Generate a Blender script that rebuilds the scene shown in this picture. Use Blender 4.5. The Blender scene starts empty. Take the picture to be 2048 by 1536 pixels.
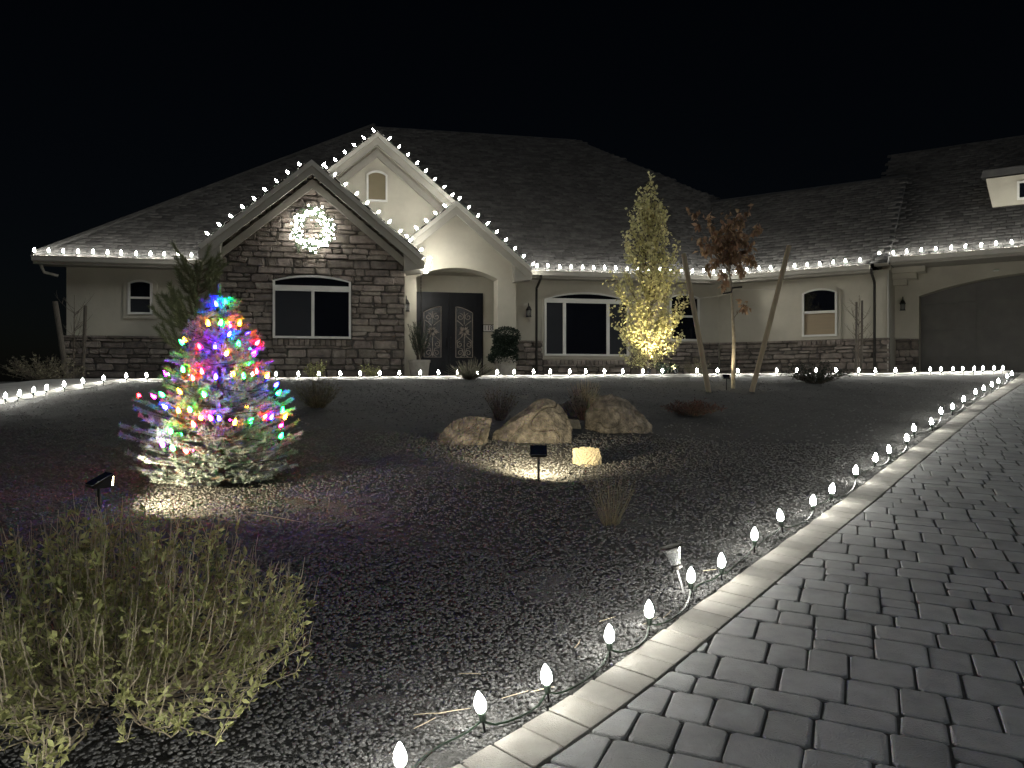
import bpy, math, random
import numpy as np
from mathutils import Vector, Matrix, Quaternion

random.seed(7)
rng = np.random.default_rng(7)
R = math.radians
scene = bpy.context.scene
COL = scene.collection

# ------------------------------------------------------------------ camera
CZ = 1.55            # eye height above the paving the photographer stands on
FPX = 1540.0         # focal length in photograph pixels (2048 wide)
cam_d = bpy.data.cameras.new('camera')
cam = bpy.data.objects.new('camera', cam_d)
COL.objects.link(cam)
cam.location = (0, 0, CZ)
cam.rotation_euler = (R(90), 0, 0)
cam_d.sensor_width = 36
cam_d.lens = 36 * FPX / 2048
cam_d.clip_start = 0.05
cam_d.clip_end = 2000
scene.camera = cam

# ------------------------------------------------------------------ night sky, added fill, exposure
SUN_EL, SUN_AZ = 50, 165      # faint fill light added behind the camera to lift the ambient level
world = bpy.data.worlds.new('World')
scene.world = world
world.use_nodes = True
wn = world.node_tree
bg = wn.nodes['Background']
sky = wn.nodes.new('ShaderNodeTexSky')
sky.sky_type = 'NISHITA'
sky.sun_disc = False
sky.sun_elevation = R(SUN_EL)
sky.sun_rotation = R(SUN_AZ)
wn.links.new(sky.outputs[0], bg.inputs[0])
bg.inputs[1].default_value = 0.0005
sun_d = bpy.data.lights.new('night_fill', 'SUN')
sun_d.energy = 0.30
sun_d.angle = R(40)
sun_d.color = (0.86, 0.93, 1.0)
sun = bpy.data.objects.new('night_fill', sun_d)
COL.objects.link(sun)
sun.location = (-3, -8, 12)
_az = R(SUN_AZ)
_sd = Vector((math.sin(_az) * math.cos(R(SUN_EL)), math.cos(_az) * math.cos(R(SUN_EL)), math.sin(R(SUN_EL))))
sun.rotation_euler = _sd.to_track_quat('Z', 'Y').to_euler()
scene.view_settings.view_transform = 'Standard'
scene.view_settings.look = 'None'
scene.view_settings.exposure = 0
scene.view_settings.gamma = 1
scene.view_settings.use_curve_mapping = False
scene.render.engine = 'CYCLES'
scene.cycles.use_denoising = True
try:
    scene.cycles.denoiser = 'OPENIMAGEDENOISE'
    scene.cycles.denoising_input_passes = 'RGB_ALBEDO_NORMAL'
except Exception:
    pass
scene.cycles.use_light_tree = True
scene.cycles.max_bounces = 5
scene.cycles.diffuse_bounces = 3
scene.cycles.sample_clamp_indirect = 4
scene.cycles.caustics_reflective = False
scene.cycles.caustics_refractive = False

BULB_L = 170.0       # radiance of the white bulbs

# ------------------------------------------------------------------ helpers: objects
WL = {}              # world location of every object that parents others

def put(o, parent=None, loc=(0, 0, 0)):
    COL.objects.link(o)
    o.location = loc
    WL[o.name] = Vector(loc)
    if parent is not None:
        o.parent = parent
        o.matrix_parent_inverse = Matrix.Translation(-WL[parent.name])
    return o

def tag(o, label=None, cat=None, group=None, kind=None):
    if label: o['label'] = label
    if cat: o['category'] = cat
    if group: o['group'] = group
    if kind: o['kind'] = kind
    return o

def empty(name, loc, label=None, cat=None, group=None, parent=None):
    o = bpy.data.objects.new(name, None)
    o.empty_display_size = 0.1
    put(o, parent, loc)
    return tag(o, label, cat, group)

def fast_mesh(name, V, T):
    """numpy triangles/quads -> mesh"""
    V = np.asarray(V, np.float32); T = np.asarray(T, np.int32)
    me = bpy.data.meshes.new(name)
    k = T.shape[1]
    me.vertices.add(len(V)); me.vertices.foreach_set('co', V.ravel())
    me.loops.add(T.size); me.loops.foreach_set('vertex_index', T.ravel())
    me.polygons.add(len(T))
    me.polygons.foreach_set('loop_start', np.arange(0, T.size, k, dtype=np.int32))
    me.update(calc_edges=True); me.validate()
    return me

def fast_obj(name, V, T, mat, parent=None, smooth=False):
    V = np.asarray(V, float)
    c = V.mean(0); c[2] = V[:, 2].min()
    me = fast_mesh(name, V - c, T)
    me.materials.append(mat)
    if smooth:
        me.polygons.foreach_set('use_smooth', np.ones(len(me.polygons), bool))
    o = bpy.data.objects.new(name, me)
    return put(o, parent, tuple(c))

class MB:
    def __init__(s): s.v = []; s.f = []
    def add(s, vs, fs):
        n = len(s.v); s.v += [tuple(v) for v in vs]; s.f += [tuple(i + n for i in f) for f in fs]; return s
    def hexa(s, p):          # 8 points: bottom 4 ccw, top 4 ccw
        return s.add(p, [(3, 2, 1, 0), (4, 5, 6, 7), (0, 1, 5, 4), (1, 2, 6, 5), (2, 3, 7, 6), (3, 0, 4, 7)])
    def box(s, c, d, rz=0, fr=None):
        x, y, z = c; a, b, h = d[0] / 2, d[1] / 2, d[2] / 2
        ca, sa = math.cos(rz), math.sin(rz)
        P = []
        for k in (-h, h):
            for i, j in ((-a, -b), (a, -b), (a, b), (-a, b)):
                P.append((x + i * ca - j * sa, y + i * sa + j * ca, z + k))
        return s.hexa(P)
    def tube(s, pts, rad, seg=6, caps=True):
        pts = [Vector(p) for p in pts]; n = len(pts)
        if not hasattr(rad, '__len__'): rad = [rad] * n
        base = len(s.v)
        up = None
        for i, p in enumerate(pts):
            t = (pts[min(i + 1, n - 1)] - pts[max(i - 1, 0)])
            if t.length < 1e-9: t = Vector((0, 0, 1))
            t.normalize()
            if up is None:
                up = t.cross(Vector((0.3, 1, 0.2))); up.normalize()
            else:
                up = up - t * up.dot(t)
                if up.length < 1e-6: up = t.cross(Vector((1, 0, 0)))
                up.normalize()
            w = t.cross(up)
            for k in range(seg):
                a = 2 * math.pi * k / seg
                q = p + (up * math.cos(a) + w * math.sin(a)) * rad[i]
                s.v.append(tuple(q))
        for i in range(n - 1):
            for k in range(seg):
                a = base + i * seg + k; b = base + i * seg + (k + 1) % seg
                s.f.append((a, b, b + seg, a + seg))
        if caps:
            s.f.append(tuple(base + k for k in reversed(range(seg))))
            s.f.append(tuple(base + (n - 1) * seg + k for k in range(seg)))
        return s
    def lathe(s, prof, seg=16, c=(0, 0, 0), axis=None):
        base = len(s.v); c = Vector(c)
        q = Vector((0, 0, 1)).rotation_difference(Vector(axis)) if axis is not None else None
        for r, z in prof:
            for k in range(seg):
                a = 2 * math.pi * k / seg
                v = Vector((r * math.cos(a), r * math.sin(a), z))
                if q: v = q @ v
                s.v.append(tuple(v + c))
        for i in range(len(prof) - 1):
            for k in range(seg):
                a = base + i * seg + k; b = base + i * seg + (k + 1) % seg
                s.f.append((a, b, b + seg, a + seg))
        s.f.append(tuple(base + k for k in reversed(range(seg))))
        s.f.append(tuple(base + (len(prof) - 1) * seg + k for k in range(seg)))
        return s
    def build(s, name, mat, parent=None, smooth=False, origin=None):
        V = np.array(s.v, float)
        if origin is None:
            origin = V.mean(0); origin[2] = V[:, 2].min()
        me = bpy.data.meshes.new(name)
        me.from_pydata([tuple(v) for v in V - np.array(origin)], [], s.f)
        me.materials.append(mat)
        if smooth:
            me.polygons.foreach_set('use_smooth', np.ones(len(me.polygons), bool))
        me.update()
        o = bpy.data.objects.new(name, me)
        return put(o, parent, tuple(origin))

# ------------------------------------------------------------------ helpers: materials
MATS = {}
def nodes_of(name):
    m = bpy.data.materials.new(name); m.use_nodes = True
    MATS[name] = m
    nt = m.node_tree
    return m, nt, nt.nodes['Principled BSDF']

def N(nt, t, **kw):
    n = nt.nodes.new(t)
    for k, v in kw.items(): setattr(n, k, v)
    return n

def surf(name, c1, c2=None, scale=8, rough=0.8, bump=0.0, bscale=60, detail=6, spec=0.3, island=0.0, metal=0.0, c3=None, stretch=None, trans=0.0):
    """base colour mottled between two tones by noise, fine relief, optional per-piece variation"""
    m, nt, b = nodes_of(name)
    L = nt.links.new
    c2 = c2 or tuple(x * 0.75 for x in c1)
    tc = N(nt, 'ShaderNodeTexCoord')
    src = tc.outputs['Object']
    geo = N(nt, 'ShaderNodeNewGeometry')
    mp = N(nt, 'ShaderNodeMapping')
    if stretch: mp.inputs['Scale'].default_value = stretch
    L(geo.outputs['Position'], mp.inputs['Vector'])
    no = N(nt, 'ShaderNodeTexNoise'); no.inputs['Scale'].default_value = scale; no.inputs['Detail'].default_value = detail
    no.inputs['Roughness'].default_value = 0.6
    L(mp.outputs[0], no.inputs['Vector'])
    cr = N(nt, 'ShaderNodeValToRGB')
    cr.color_ramp.elements[0].position = 0.32; cr.color_ramp.elements[1].position = 0.68
    cr.color_ramp.elements[0].color = (*c2, 1); cr.color_ramp.elements[1].color = (*c1, 1)
    if c3:
        e = cr.color_ramp.elements.new(0.5); e.color = (*c3, 1)
    L(no.outputs[0], cr.inputs[0])
    col = cr.outputs[0]
    if island:
        oi = N(nt, 'ShaderNodeObjectInfo')
        ad = N(nt, 'ShaderNodeMath', operation='ADD'); L(geo.outputs['Random Per Island'], ad.inputs[0]); L(oi.outputs['Random'], ad.inputs[1])
        fr = N(nt, 'ShaderNodeMath', operation='FRACT'); L(ad.outputs[0], fr.inputs[0])
        mr = N(nt, 'ShaderNodeMapRange'); L(fr.outputs[0], mr.inputs[0])
        mr.inputs[3].default_value = 1 - island; mr.inputs[4].default_value = 1 + island
        hs = N(nt, 'ShaderNodeHueSaturation'); L(mr.outputs[0], hs.inputs['Value']); L(col, hs.inputs['Color'])
        mr2 = N(nt, 'ShaderNodeMapRange'); m3 = N(nt, 'ShaderNodeMath', operation='MULTIPLY'); L(fr.outputs[0], m3.inputs[0]); m3.inputs[1].default_value = 7.13
        f2 = N(nt, 'ShaderNodeMath', operation='FRACT'); L(m3.outputs[0], f2.inputs[0]); L(f2.outputs[0], mr2.inputs[0])
        mr2.inputs[3].default_value = 0.5 - island * 0.025; mr2.inputs[4].default_value = 0.5 + island * 0.025
        L(mr2.outputs[0], hs.inputs['Hue'])
        col = hs.outputs[0]
    L(col, b.inputs['Base Color'])
    b.inputs['Roughness'].default_value = rough
    b.inputs['Metallic'].default_value = metal
    b.inputs['Specular IOR Level'].default_value = spec
    if bump:
        n2 = N(nt, 'ShaderNodeTexNoise'); n2.inputs['Scale'].default_value = bscale; n2.inputs['Detail'].default_value = 8
        L(mp.outputs[0], n2.inputs['Vector'])
        bp = N(nt, 'ShaderNodeBump'); bp.inputs['Strength'].default_value = bump; bp.inputs['Distance'].default_value = 0.02
        L(n2.outputs[0], bp.inputs['Height']); L(bp.outputs[0], b.inputs['Normal'])
    if trans:
        tr = N(nt, 'ShaderNodeBsdfTranslucent'); L(col, tr.inputs[0])
        mx = N(nt, 'ShaderNodeMixShader'); mx.inputs[0].default_value = trans
        L(b.outputs[0], mx.inputs[1]); L(tr.outputs[0], mx.inputs[2])
        L(mx.outputs[0], nt.nodes['Material Output'].inputs[0])
    return m

def glow(name, col, strength):
    m, nt, b = nodes_of(name)
    b.inputs['Base Color'].default_value = (0.8, 0.8, 0.8, 1)
    b.inputs['Emission Color'].default_value = (*col, 1)
    b.inputs['Emission Strength'].default_value = strength
    return m

stucco = surf('stucco', (0.52, 0.49, 0.40), (0.44, 0.41, 0.335), scale=1.6, rough=0.92, bump=0.35, bscale=90)
trim_m = surf('painted_trim', (0.36, 0.34, 0.29), (0.30, 0.285, 0.245), scale=3, rough=0.7, bump=0.05)
frame_m = surf('window_frame_vinyl', (0.72, 0.71, 0.66), (0.66, 0.65, 0.60), scale=4, rough=0.5)
mortar = surf('mortar', (0.13, 0.12, 0.105), (0.08, 0.075, 0.07), scale=18, rough=0.95, bump=0.6, bscale=120)
stone_m = surf('veneer_stone', (0.30, 0.265, 0.225), (0.15, 0.135, 0.12), scale=7, rough=0.9, bump=0.9, bscale=34, island=0.42, c3=(0.235, 0.20, 0.17))
shingle_m = surf('roof_shingle', (0.052, 0.050, 0.047), (0.027, 0.026, 0.025), scale=6, rough=0.9, bump=0.5, bscale=80, island=0.35)
roof_under = surf('roof_underlay', (0.06, 0.058, 0.055), (0.04, 0.04, 0.04), scale=5, rough=0.95)
metal_dark = surf('dark_bronze_metal', (0.05, 0.047, 0.042), (0.03, 0.028, 0.026), scale=20, rough=0.45, metal=0.6)
gutter_m = surf('gutter_paint', (0.50, 0.48, 0.42), (0.44, 0.42, 0.37), scale=5, rough=0.55)
concrete = surf('concrete', (0.46, 0.45, 0.42), (0.36, 0.35, 0.33), scale=5, rough=0.9, bump=0.3, bscale=80)
paver_m = surf('paver_concrete', (0.385, 0.40, 0.395), (0.28, 0.29, 0.287), scale=6, rough=0.85, bump=0.45, bscale=150, island=0.14, c3=(0.34, 0.345, 0.335))
border_m = surf('border_paver_concrete', (0.33, 0.32, 0.285), (0.25, 0.24, 0.215), scale=7, rough=0.88, bump=0.4, bscale=160, island=0.10)
joint_m = surf('joint_sand', (0.15, 0.145, 0.135), (0.09, 0.087, 0.08), scale=40, rough=0.95, bump=0.6, bscale=200)
soil_m = surf('soil', (0.105, 0.104, 0.10), (0.065, 0.064, 0.061), scale=34, rough=0.95, bump=0.8, bscale=80, c3=(0.088, 0.087, 0.083))
pebble_m = surf('gravel_pebble', (0.14, 0.14, 0.136), (0.098, 0.098, 0.096), scale=30, rough=0.8, island=0.3)
boulder_m = surf('boulder_stone', (0.30, 0.27, 0.22), (0.07, 0.064, 0.055), scale=10, rough=0.92, bump=0.9, bscale=60, c3=(0.155, 0.14, 0.117), detail=14)
bark_m = surf('bark', (0.16, 0.12, 0.085), (0.09, 0.068, 0.05), scale=25, rough=0.9, bump=0.5, bscale=90)
pale_bark = surf('pale_bark', (0.40, 0.36, 0.28), (0.26, 0.23, 0.18), scale=20, rough=0.85, bump=0.3)
stake_m = surf('stake_wood', (0.44, 0.37, 0.25), (0.30, 0.25, 0.17), scale=14, rough=0.85, bump=0.3, stretch=(1, 1, 0.15))
twig_m = surf('twig', (0.48, 0.42, 0.31), (0.28, 0.235, 0.17), scale=25, rough=0.85, island=0.35)
twig_dark = surf('dark_twig', (0.17, 0.145, 0.115), (0.09, 0.075, 0.06), scale=25, rough=0.9, island=0.3)
spruce_m = surf('spruce_needle', (0.36, 0.41, 0.38), (0.22, 0.27, 0.25), scale=9, rough=0.65, island=0.3)
pine_m = surf('pine_needle', (0.17, 0.185, 0.09), (0.09, 0.105, 0.055), scale=6, rough=0.6, island=0.3)
topiary_m = surf('topiary_leaf', (0.026, 0.042, 0.026), (0.012, 0.022, 0.014), scale=12, rough=0.6, island=0.35)
aspen_m = surf('aspen_leaf', (0.66, 0.63, 0.36), (0.46, 0.44, 0.21), scale=5, rough=0.55, island=0.32, trans=0.35)
brown_m = surf('dead_leaf', (0.40, 0.27, 0.17), (0.22, 0.145, 0.095), scale=10, rough=0.75, island=0.45, trans=0.42)
shrub_m = surf('shrub_leaf', (0.47, 0.48, 0.20), (0.25, 0.26, 0.11), scale=12, rough=0.6, island=0.42, trans=0.2)
grass_m = surf('dry_grass', (0.17, 0.155, 0.10), (0.09, 0.085, 0.058), scale=10, rough=0.8, island=0.4)
rust_m = surf('russet_groundcover', (0.15, 0.075, 0.06), (0.08, 0.045, 0.036), scale=10, rough=0.8, island=0.4)
pot_m = surf('planter_concrete', (0.45, 0.42, 0.36), (0.33, 0.31, 0.27), scale=9, rough=0.85, bump=0.25)
black_m = surf('black_plastic', (0.014, 0.014, 0.015), (0.009, 0.009, 0.01), scale=10, rough=0.42)
solar_m = surf('solar_panel', (0.012, 0.016, 0.03), (0.008, 0.01, 0.02), scale=3, rough=0.12, spec=0.5)
cord_m = surf('green_cord', (0.02, 0.035, 0.022), (0.012, 0.02, 0.014), scale=30, rough=0.5)
sock_m = surf('bulb_socket', (0.03, 0.045, 0.032), (0.02, 0.03, 0.022), scale=30, rough=0.5)
door_m = surf('black_iron_door', (0.012, 0.013, 0.017), (0.008, 0.009, 0.012), scale=6, rough=0.38)
scroll_m = surf('bronze_scroll', (0.42, 0.37, 0.31), (0.26, 0.22, 0.19), scale=20, rough=0.5, metal=0.2)
doorglass = surf('rain_glass', (0.09, 0.092, 0.095), (0.03, 0.032, 0.035), scale=30, rough=0.25, bump=0.4, bscale=45, spec=0.6)
glass_m = surf('dark_window_glass', (0.006, 0.007, 0.011), (0.005, 0.006, 0.009), scale=1, rough=0.04, spec=0.6)
screen_m = surf('insect_screen', (0.016, 0.018, 0.024), (0.012, 0.014, 0.018), scale=200, rough=0.6)
blind_m = surf('tan_blind', (0.34, 0.27, 0.18), (0.29, 0.23, 0.155), scale=2, rough=0.8, stretch=(1, 1, 30))
louver_m = surf('tan_panel', (0.22, 0.185, 0.115), (0.19, 0.16, 0.10), scale=3, rough=0.8)
garage_m = surf('garage_door_paint', (0.16, 0.155, 0.14), (0.13, 0.125, 0.115), scale=3, rough=0.6, bump=0.1)
tile_w = surf('white_tile', (0.75, 0.74, 0.70), (0.68, 0.67, 0.63), scale=8, rough=0.4)
clear_m, _nt, _b = nodes_of('clear_lantern_glass')
_no = N(_nt, 'ShaderNodeTexNoise'); _no.inputs['Scale'].default_value = 40
_cr = N(_nt, 'ShaderNodeMapRange'); _cr.inputs[3].default_value = 0.05; _cr.inputs[4].default_value = 0.25
_nt.links.new(_no.outputs[0], _cr.inputs[0]); _nt.links.new(_cr.outputs[0], _b.inputs['Roughness'])
_b.inputs['Base Color'].default_value = (0.85, 0.87, 0.86, 1); _b.inputs['Transmission Weight'].default_value = 0.85; _b.inputs['IOR'].default_value = 1.3
white_b = glow('lit_white_bulb', (1.0, 0.98, 0.905), BULB_L)
eave_b = glow('lit_roofline_bulb', (1.0, 0.98, 0.905), BULB_L * 2.0)
wreath_b = glow('lit_wreath_bulb', (1.0, 0.975, 0.90), 62)
colour_b = {k: glow('lit_%s_bulb' % k, c, s) for k, c, s in (
    ('blue', (0.002, 0.002, 1.0), 520), ('green', (0.0025, 1.0, 0.05), 150), ('red', (1.0, 0.003, 0.004), 260),
    ('orange', (1.0, 0.22, 0.004), 150), ('pink', (1.0, 0.006, 0.16), 190), ('purple', (0.30, 0.003, 1.0), 260))}
spot_lens = glow('lit_spot_lens', (1.0, 0.84, 0.52), 30)

# ------------------------------------------------------------------ picture ray -> place
def ray(px, py): return Vector(((px - 1024) / FPX, 1.0, (768 - py) / FPX))

class Frame:
    """a family of parallel walls: u runs along the wall, v is distance square to it from the eye"""
    def __init__(s, ang):
        a = R(ang); s.a = a
        s.t = Vector((math.cos(a), math.sin(a), 0)); s.m = Vector((-math.sin(a), math.cos(a), 0))
    def P(s, u, v, z): return s.t * u + s.m * v + Vector((0, 0, z + CZ))     # z is measured from eye level
    def hit(s, px, py, v):
        r = ray(px, py); d = v / r.dot(s.m)
        return d * r.dot(s.t), d * r.z
FA = Frame(11.5)      # main front
FW = Frame(-33.5)     # garage wing, turned 45 degrees towards the drive

CURB = np.array([(-3.4, 0.3), (-2.6, 0.75), (-1.7, 1.38), (-0.9, 1.98), (-0.17, 2.57), (0.16, 2.95), (0.48, 3.33), (0.95, 3.93), (1.8, 5.01), (2.62, 6.03), (3.72, 7.44), (5.13, 9.22), (6.8, 11.32), (9.6, 14.66), (10.4, 15.7)])
def curb_x(Y): return np.interp(Y, CURB[:, 1], CURB[:, 0])
def plane_z(X, Y): return -1.55 + 0.105 * Y + 0.012 * X
def sstep(x, a, b):
    t = np.clip((x - a) / (b - a), 0, 1); return t * t * (3 - 2 * t)
def ground_rel(X, Y):
    X = np.asarray(X, float); Y = np.asarray(Y, float)
    base = plane_z(X, Y)
    dist = (curb_x(Y) - X) * 0.77
    bump = np.clip(0.17 - 0.022 * X, 0, 0.34) * sstep(dist, 0.0, 3.2)
    z = base + bump
    cap = 0.125 + 0.012 * np.clip(X, -8, 12)
    k = 0.05
    h = np.clip(0.5 + 0.5 * (cap - z) / k, 0, 1)
    z = cap * (1 - h) + z * h - k * h * (1 - h)
    return z
def gz(X, Y): return float(ground_rel(X, Y)) + CZ
def ghit(px, py, lift=0.0):
    """where the sight line through a pixel meets the yard (lifted)"""
    r = ray(px, py)
    d0 = 1.5; prev = None
    for d in np.arange(1.5, 30, 0.02):
        f = r.z * d - (float(ground_rel(r.x * d, d)) + lift)
        if f <= 0: return Vector((r.x * d, d, gz(r.x * d, d)))
    return Vector((r.x * 15, 15, gz(r.x * 15, 15)))

# ------------------------------------------------------------------ ground sheet
def axis(segs):
    out = []
    for a, b, n in segs: out += list(np.linspace(a, b, n, endpoint=False))
    return np.array(out + [segs[-1][1]])
gx = axis([(-400, -40, 10), (-40, -12, 16), (-12, -6, 30), (-6, 4, 130), (4, 12, 60), (12, 40, 14), (40, 400, 10)])
gy = axis([(-40, 0, 14), (0, 2, 16), (2, 9, 120), (9, 17, 80), (17, 40, 20), (40, 600, 12)])
GX, GY = np.meshgrid(gx, gy)
GZ = ground_rel(GX, GY)
drive = sstep((GX - curb_x(GY)), -0.02, 0.04) * (GY < 15.7)
GZ = GZ - 0.075 * drive - 0.012
near = (np.abs(GX) < 12) & (GY < 17) & (GY > 0)
GZ = GZ + near * (1 - drive) * (0.012 * np.sin(GX * 3.1 + GY) * np.sin(GY * 2.7) + 0.006 * rng.standard_normal(GX.shape))
GZ = np.where(GY < 0, plane_z(GX, GY) * 0 - 1.56, GZ)
GZ = np.where(GY > 40, 0.12, GZ)
nx, ny = len(gx), len(gy)
ii = (np.arange(ny - 1)[:, None] * nx + np.arange(nx - 1)[None, :]).ravel()
me = fast_mesh('ground', np.stack([GX.ravel(), GY.ravel(), GZ.ravel() + CZ], 1), np.stack([ii, ii + 1, ii + nx + 1, ii + nx], 1))
me.materials.append(soil_m)
me.polygons.foreach_set('use_smooth', np.ones(len(me.polygons), bool))
ground = bpy.data.objects.new('ground', me); put(ground); tag(ground, kind='structure')

# ------------------------------------------------------------------ convex pieces (stones, pavers)
def clip_poly(poly, p, n):
    """keep the side where (q-p).n <= 0"""
    out = []
    for i in range(len(poly)):
        a = poly[i]; b = poly[(i + 1) % len(poly)]
        da = (a[0] - p[0]) * n[0] + (a[1] - p[1]) * n[1]; db = (b[0] - p[0]) * n[0] + (b[1] - p[1]) * n[1]
        if da <= 0: out.append(a)
        if da * db < 0:
            t = da / (da - db); out.append((a[0] + t * (b[0] - a[0]), a[1] + t * (b[1] - a[1])))
    return out
def area(p):
    return 0.5 * sum(p[i][0] * p[(i + 1) % len(p)][1] - p[(i + 1) % len(p)][0] * p[i][1] for i in range(len(p)))
def cut_corners(poly, c):
    out = []
    n = len(poly)
    for i in range(n):
        a = Vector(poly[i - 1]); b = Vector(poly[i]); d = Vector(poly[(i + 1) % n])
        la, ld = (a - b).length, (d - b).length
        if la < 1e-5 or ld < 1e-5: continue
        k = c * random.uniform(0.7, 1.4)
        out.append(tuple(b + (a - b) * min(0.4, k / la))); out.append(tuple(b + (d - b) * min(0.4, k / ld)))
    return out
def shrink(poly, s):
    cx = sum(p[0] for p in poly) / len(poly); cy = sum(p[1] for p in poly) / len(poly)
    out = []
    for p in poly:
        dx, dy = p[0] - cx, p[1] - cy; L = math.hypot(dx, dy)
        k = max(0.25, 1 - s / max(L, 1e-6)); out.append((cx + dx * k, cy + dy * k))
    return out
def piece(mb, poly, to3, depth, bevel, inset, rough=0.0, crown=0.0):
    """prism with a rounded rim; to3(a, b, h) -> 3D"""
    n = len(poly)
    r1 = shrink(poly, inset * 0.3); r2 = shrink(poly, inset); r3 = shrink(poly, inset * 2.6)
    V = [to3(a, b, -0.05) for a, b in poly]
    V += [to3(a, b, depth - bevel) for a, b in poly]
    V += [to3(a, b, depth - bevel * 0.35 + random.uniform(-rough, rough) * 0.4) for a, b in r1]
    V += [to3(a, b, depth + random.uniform(-rough, rough)) for a, b in r2]
    V += [to3(a, b, depth + crown + random.uniform(-rough, rough)) for a, b in r3]
    F = []
    for k in range(4):
        for i in range(n):
            j = (i + 1) % n; F.append((k * n + i, k * n + j, (k + 1) * n + j, (k + 1) * n + i))
    F.append(tuple(4 * n + i for i in range(n)))
    mb.add(V, F)

# ------------------------------------------------------------------ the house
house = empty('house', tuple(FA.P(0, 20, 0.1)), 'long single-storey stucco and stone house with gables and angled garage wing', 'house')

V_EAVE, V_WALL, Z_EAVE = 19.3, 19.9, 2.93
Z_BASE = -0.05
Z_WAINS = 1.145
P_ROOF = 0.77

def gable_z(u, uc, za, p): return za - p * abs(u - uc)

def wall_strip(fr, name, us, zb, zt, v0, thick, mat, parent):
    """vertical wall sampled at positions us with its own bottom and top line"""
    mb = MB(); n = len(us)
    V = []
    for v in (v0, v0 + thick):
        for i in range(n): V.append(fr.P(us[i], v, zb[i]))
        for i in range(n): V.append(fr.P(us[i], v, zt[i]))
    F = []
    for i in range(n - 1):
        if abs(us[i + 1] - us[i]) > 1e-6:
            F.append((i, i + 1, n + i + 1, n + i))
            F.append((2 * n + i + 1, 2 * n + i, 3 * n + i, 3 * n + i + 1))
            F.append((n + i, n + i + 1, 3 * n + i + 1, 3 * n + i))
        F.append((i + 1, i, 2 * n + i, 2 * n + i + 1))
    F.append((0, n, 3 * n, 2 * n)); F.append((n - 1, 3 * n - 1, 4 * n - 1, 2 * n - 1))
    return mb.add(V, F).build(name, mat, parent)

def arch_pts(uL, uR, zs, za, n=14):
    """points from left spring to right spring over the crown"""
    h = (uR - uL) / 2; rise = max(za - zs, 1e-3); rad = (h * h + rise * rise) / (2 * rise); uc = (uL + uR) / 2; zc = za - rad
    a0 = math.asin(min(1, h / rad))
    return [(uc + rad * math.sin(-a0 + 2 * a0 * i / n), zc + rad * math.cos(-a0 + 2 * a0 * i / n)) for i in range(n + 1)]

def outline(uL, uR, zb, zs, za, n=14):
    return [(uL, zb)] + arch_pts(uL, uR, zs, za, n) + [(uR, zb)]
def ring(mb, fr, outer, inner, v_back, v_front):
    n = len(outer)
    V = [fr.P(u, v_front, z) for u, z in outer] + [fr.P(u, v_front, z) for u, z in inner] + [fr.P(u, v_back, z) for u, z in outer] + [fr.P(u, v_back, z) for u, z in inner]
    F = []
    for i in range(n):
        j = (i + 1) % n
        F += [(i, n + i, n + j, j), (i, j, 2 * n + j, 2 * n + i), (n + j, n + i, 3 * n + i, 3 * n + j)]
    mb.add(V, F)
def bar(mb, fr, u0, u1, z0, z1, v0, v1):
    mb.hexa([fr.P(u0, v0, z0), fr.P(u1, v0, z0), fr.P(u1, v1, z0), fr.P(u0, v1, z0), fr.P(u0, v0, z1), fr.P(u1, v0, z1), fr.P(u1, v1, z1), fr.P(u0, v1, z1)])

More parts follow.
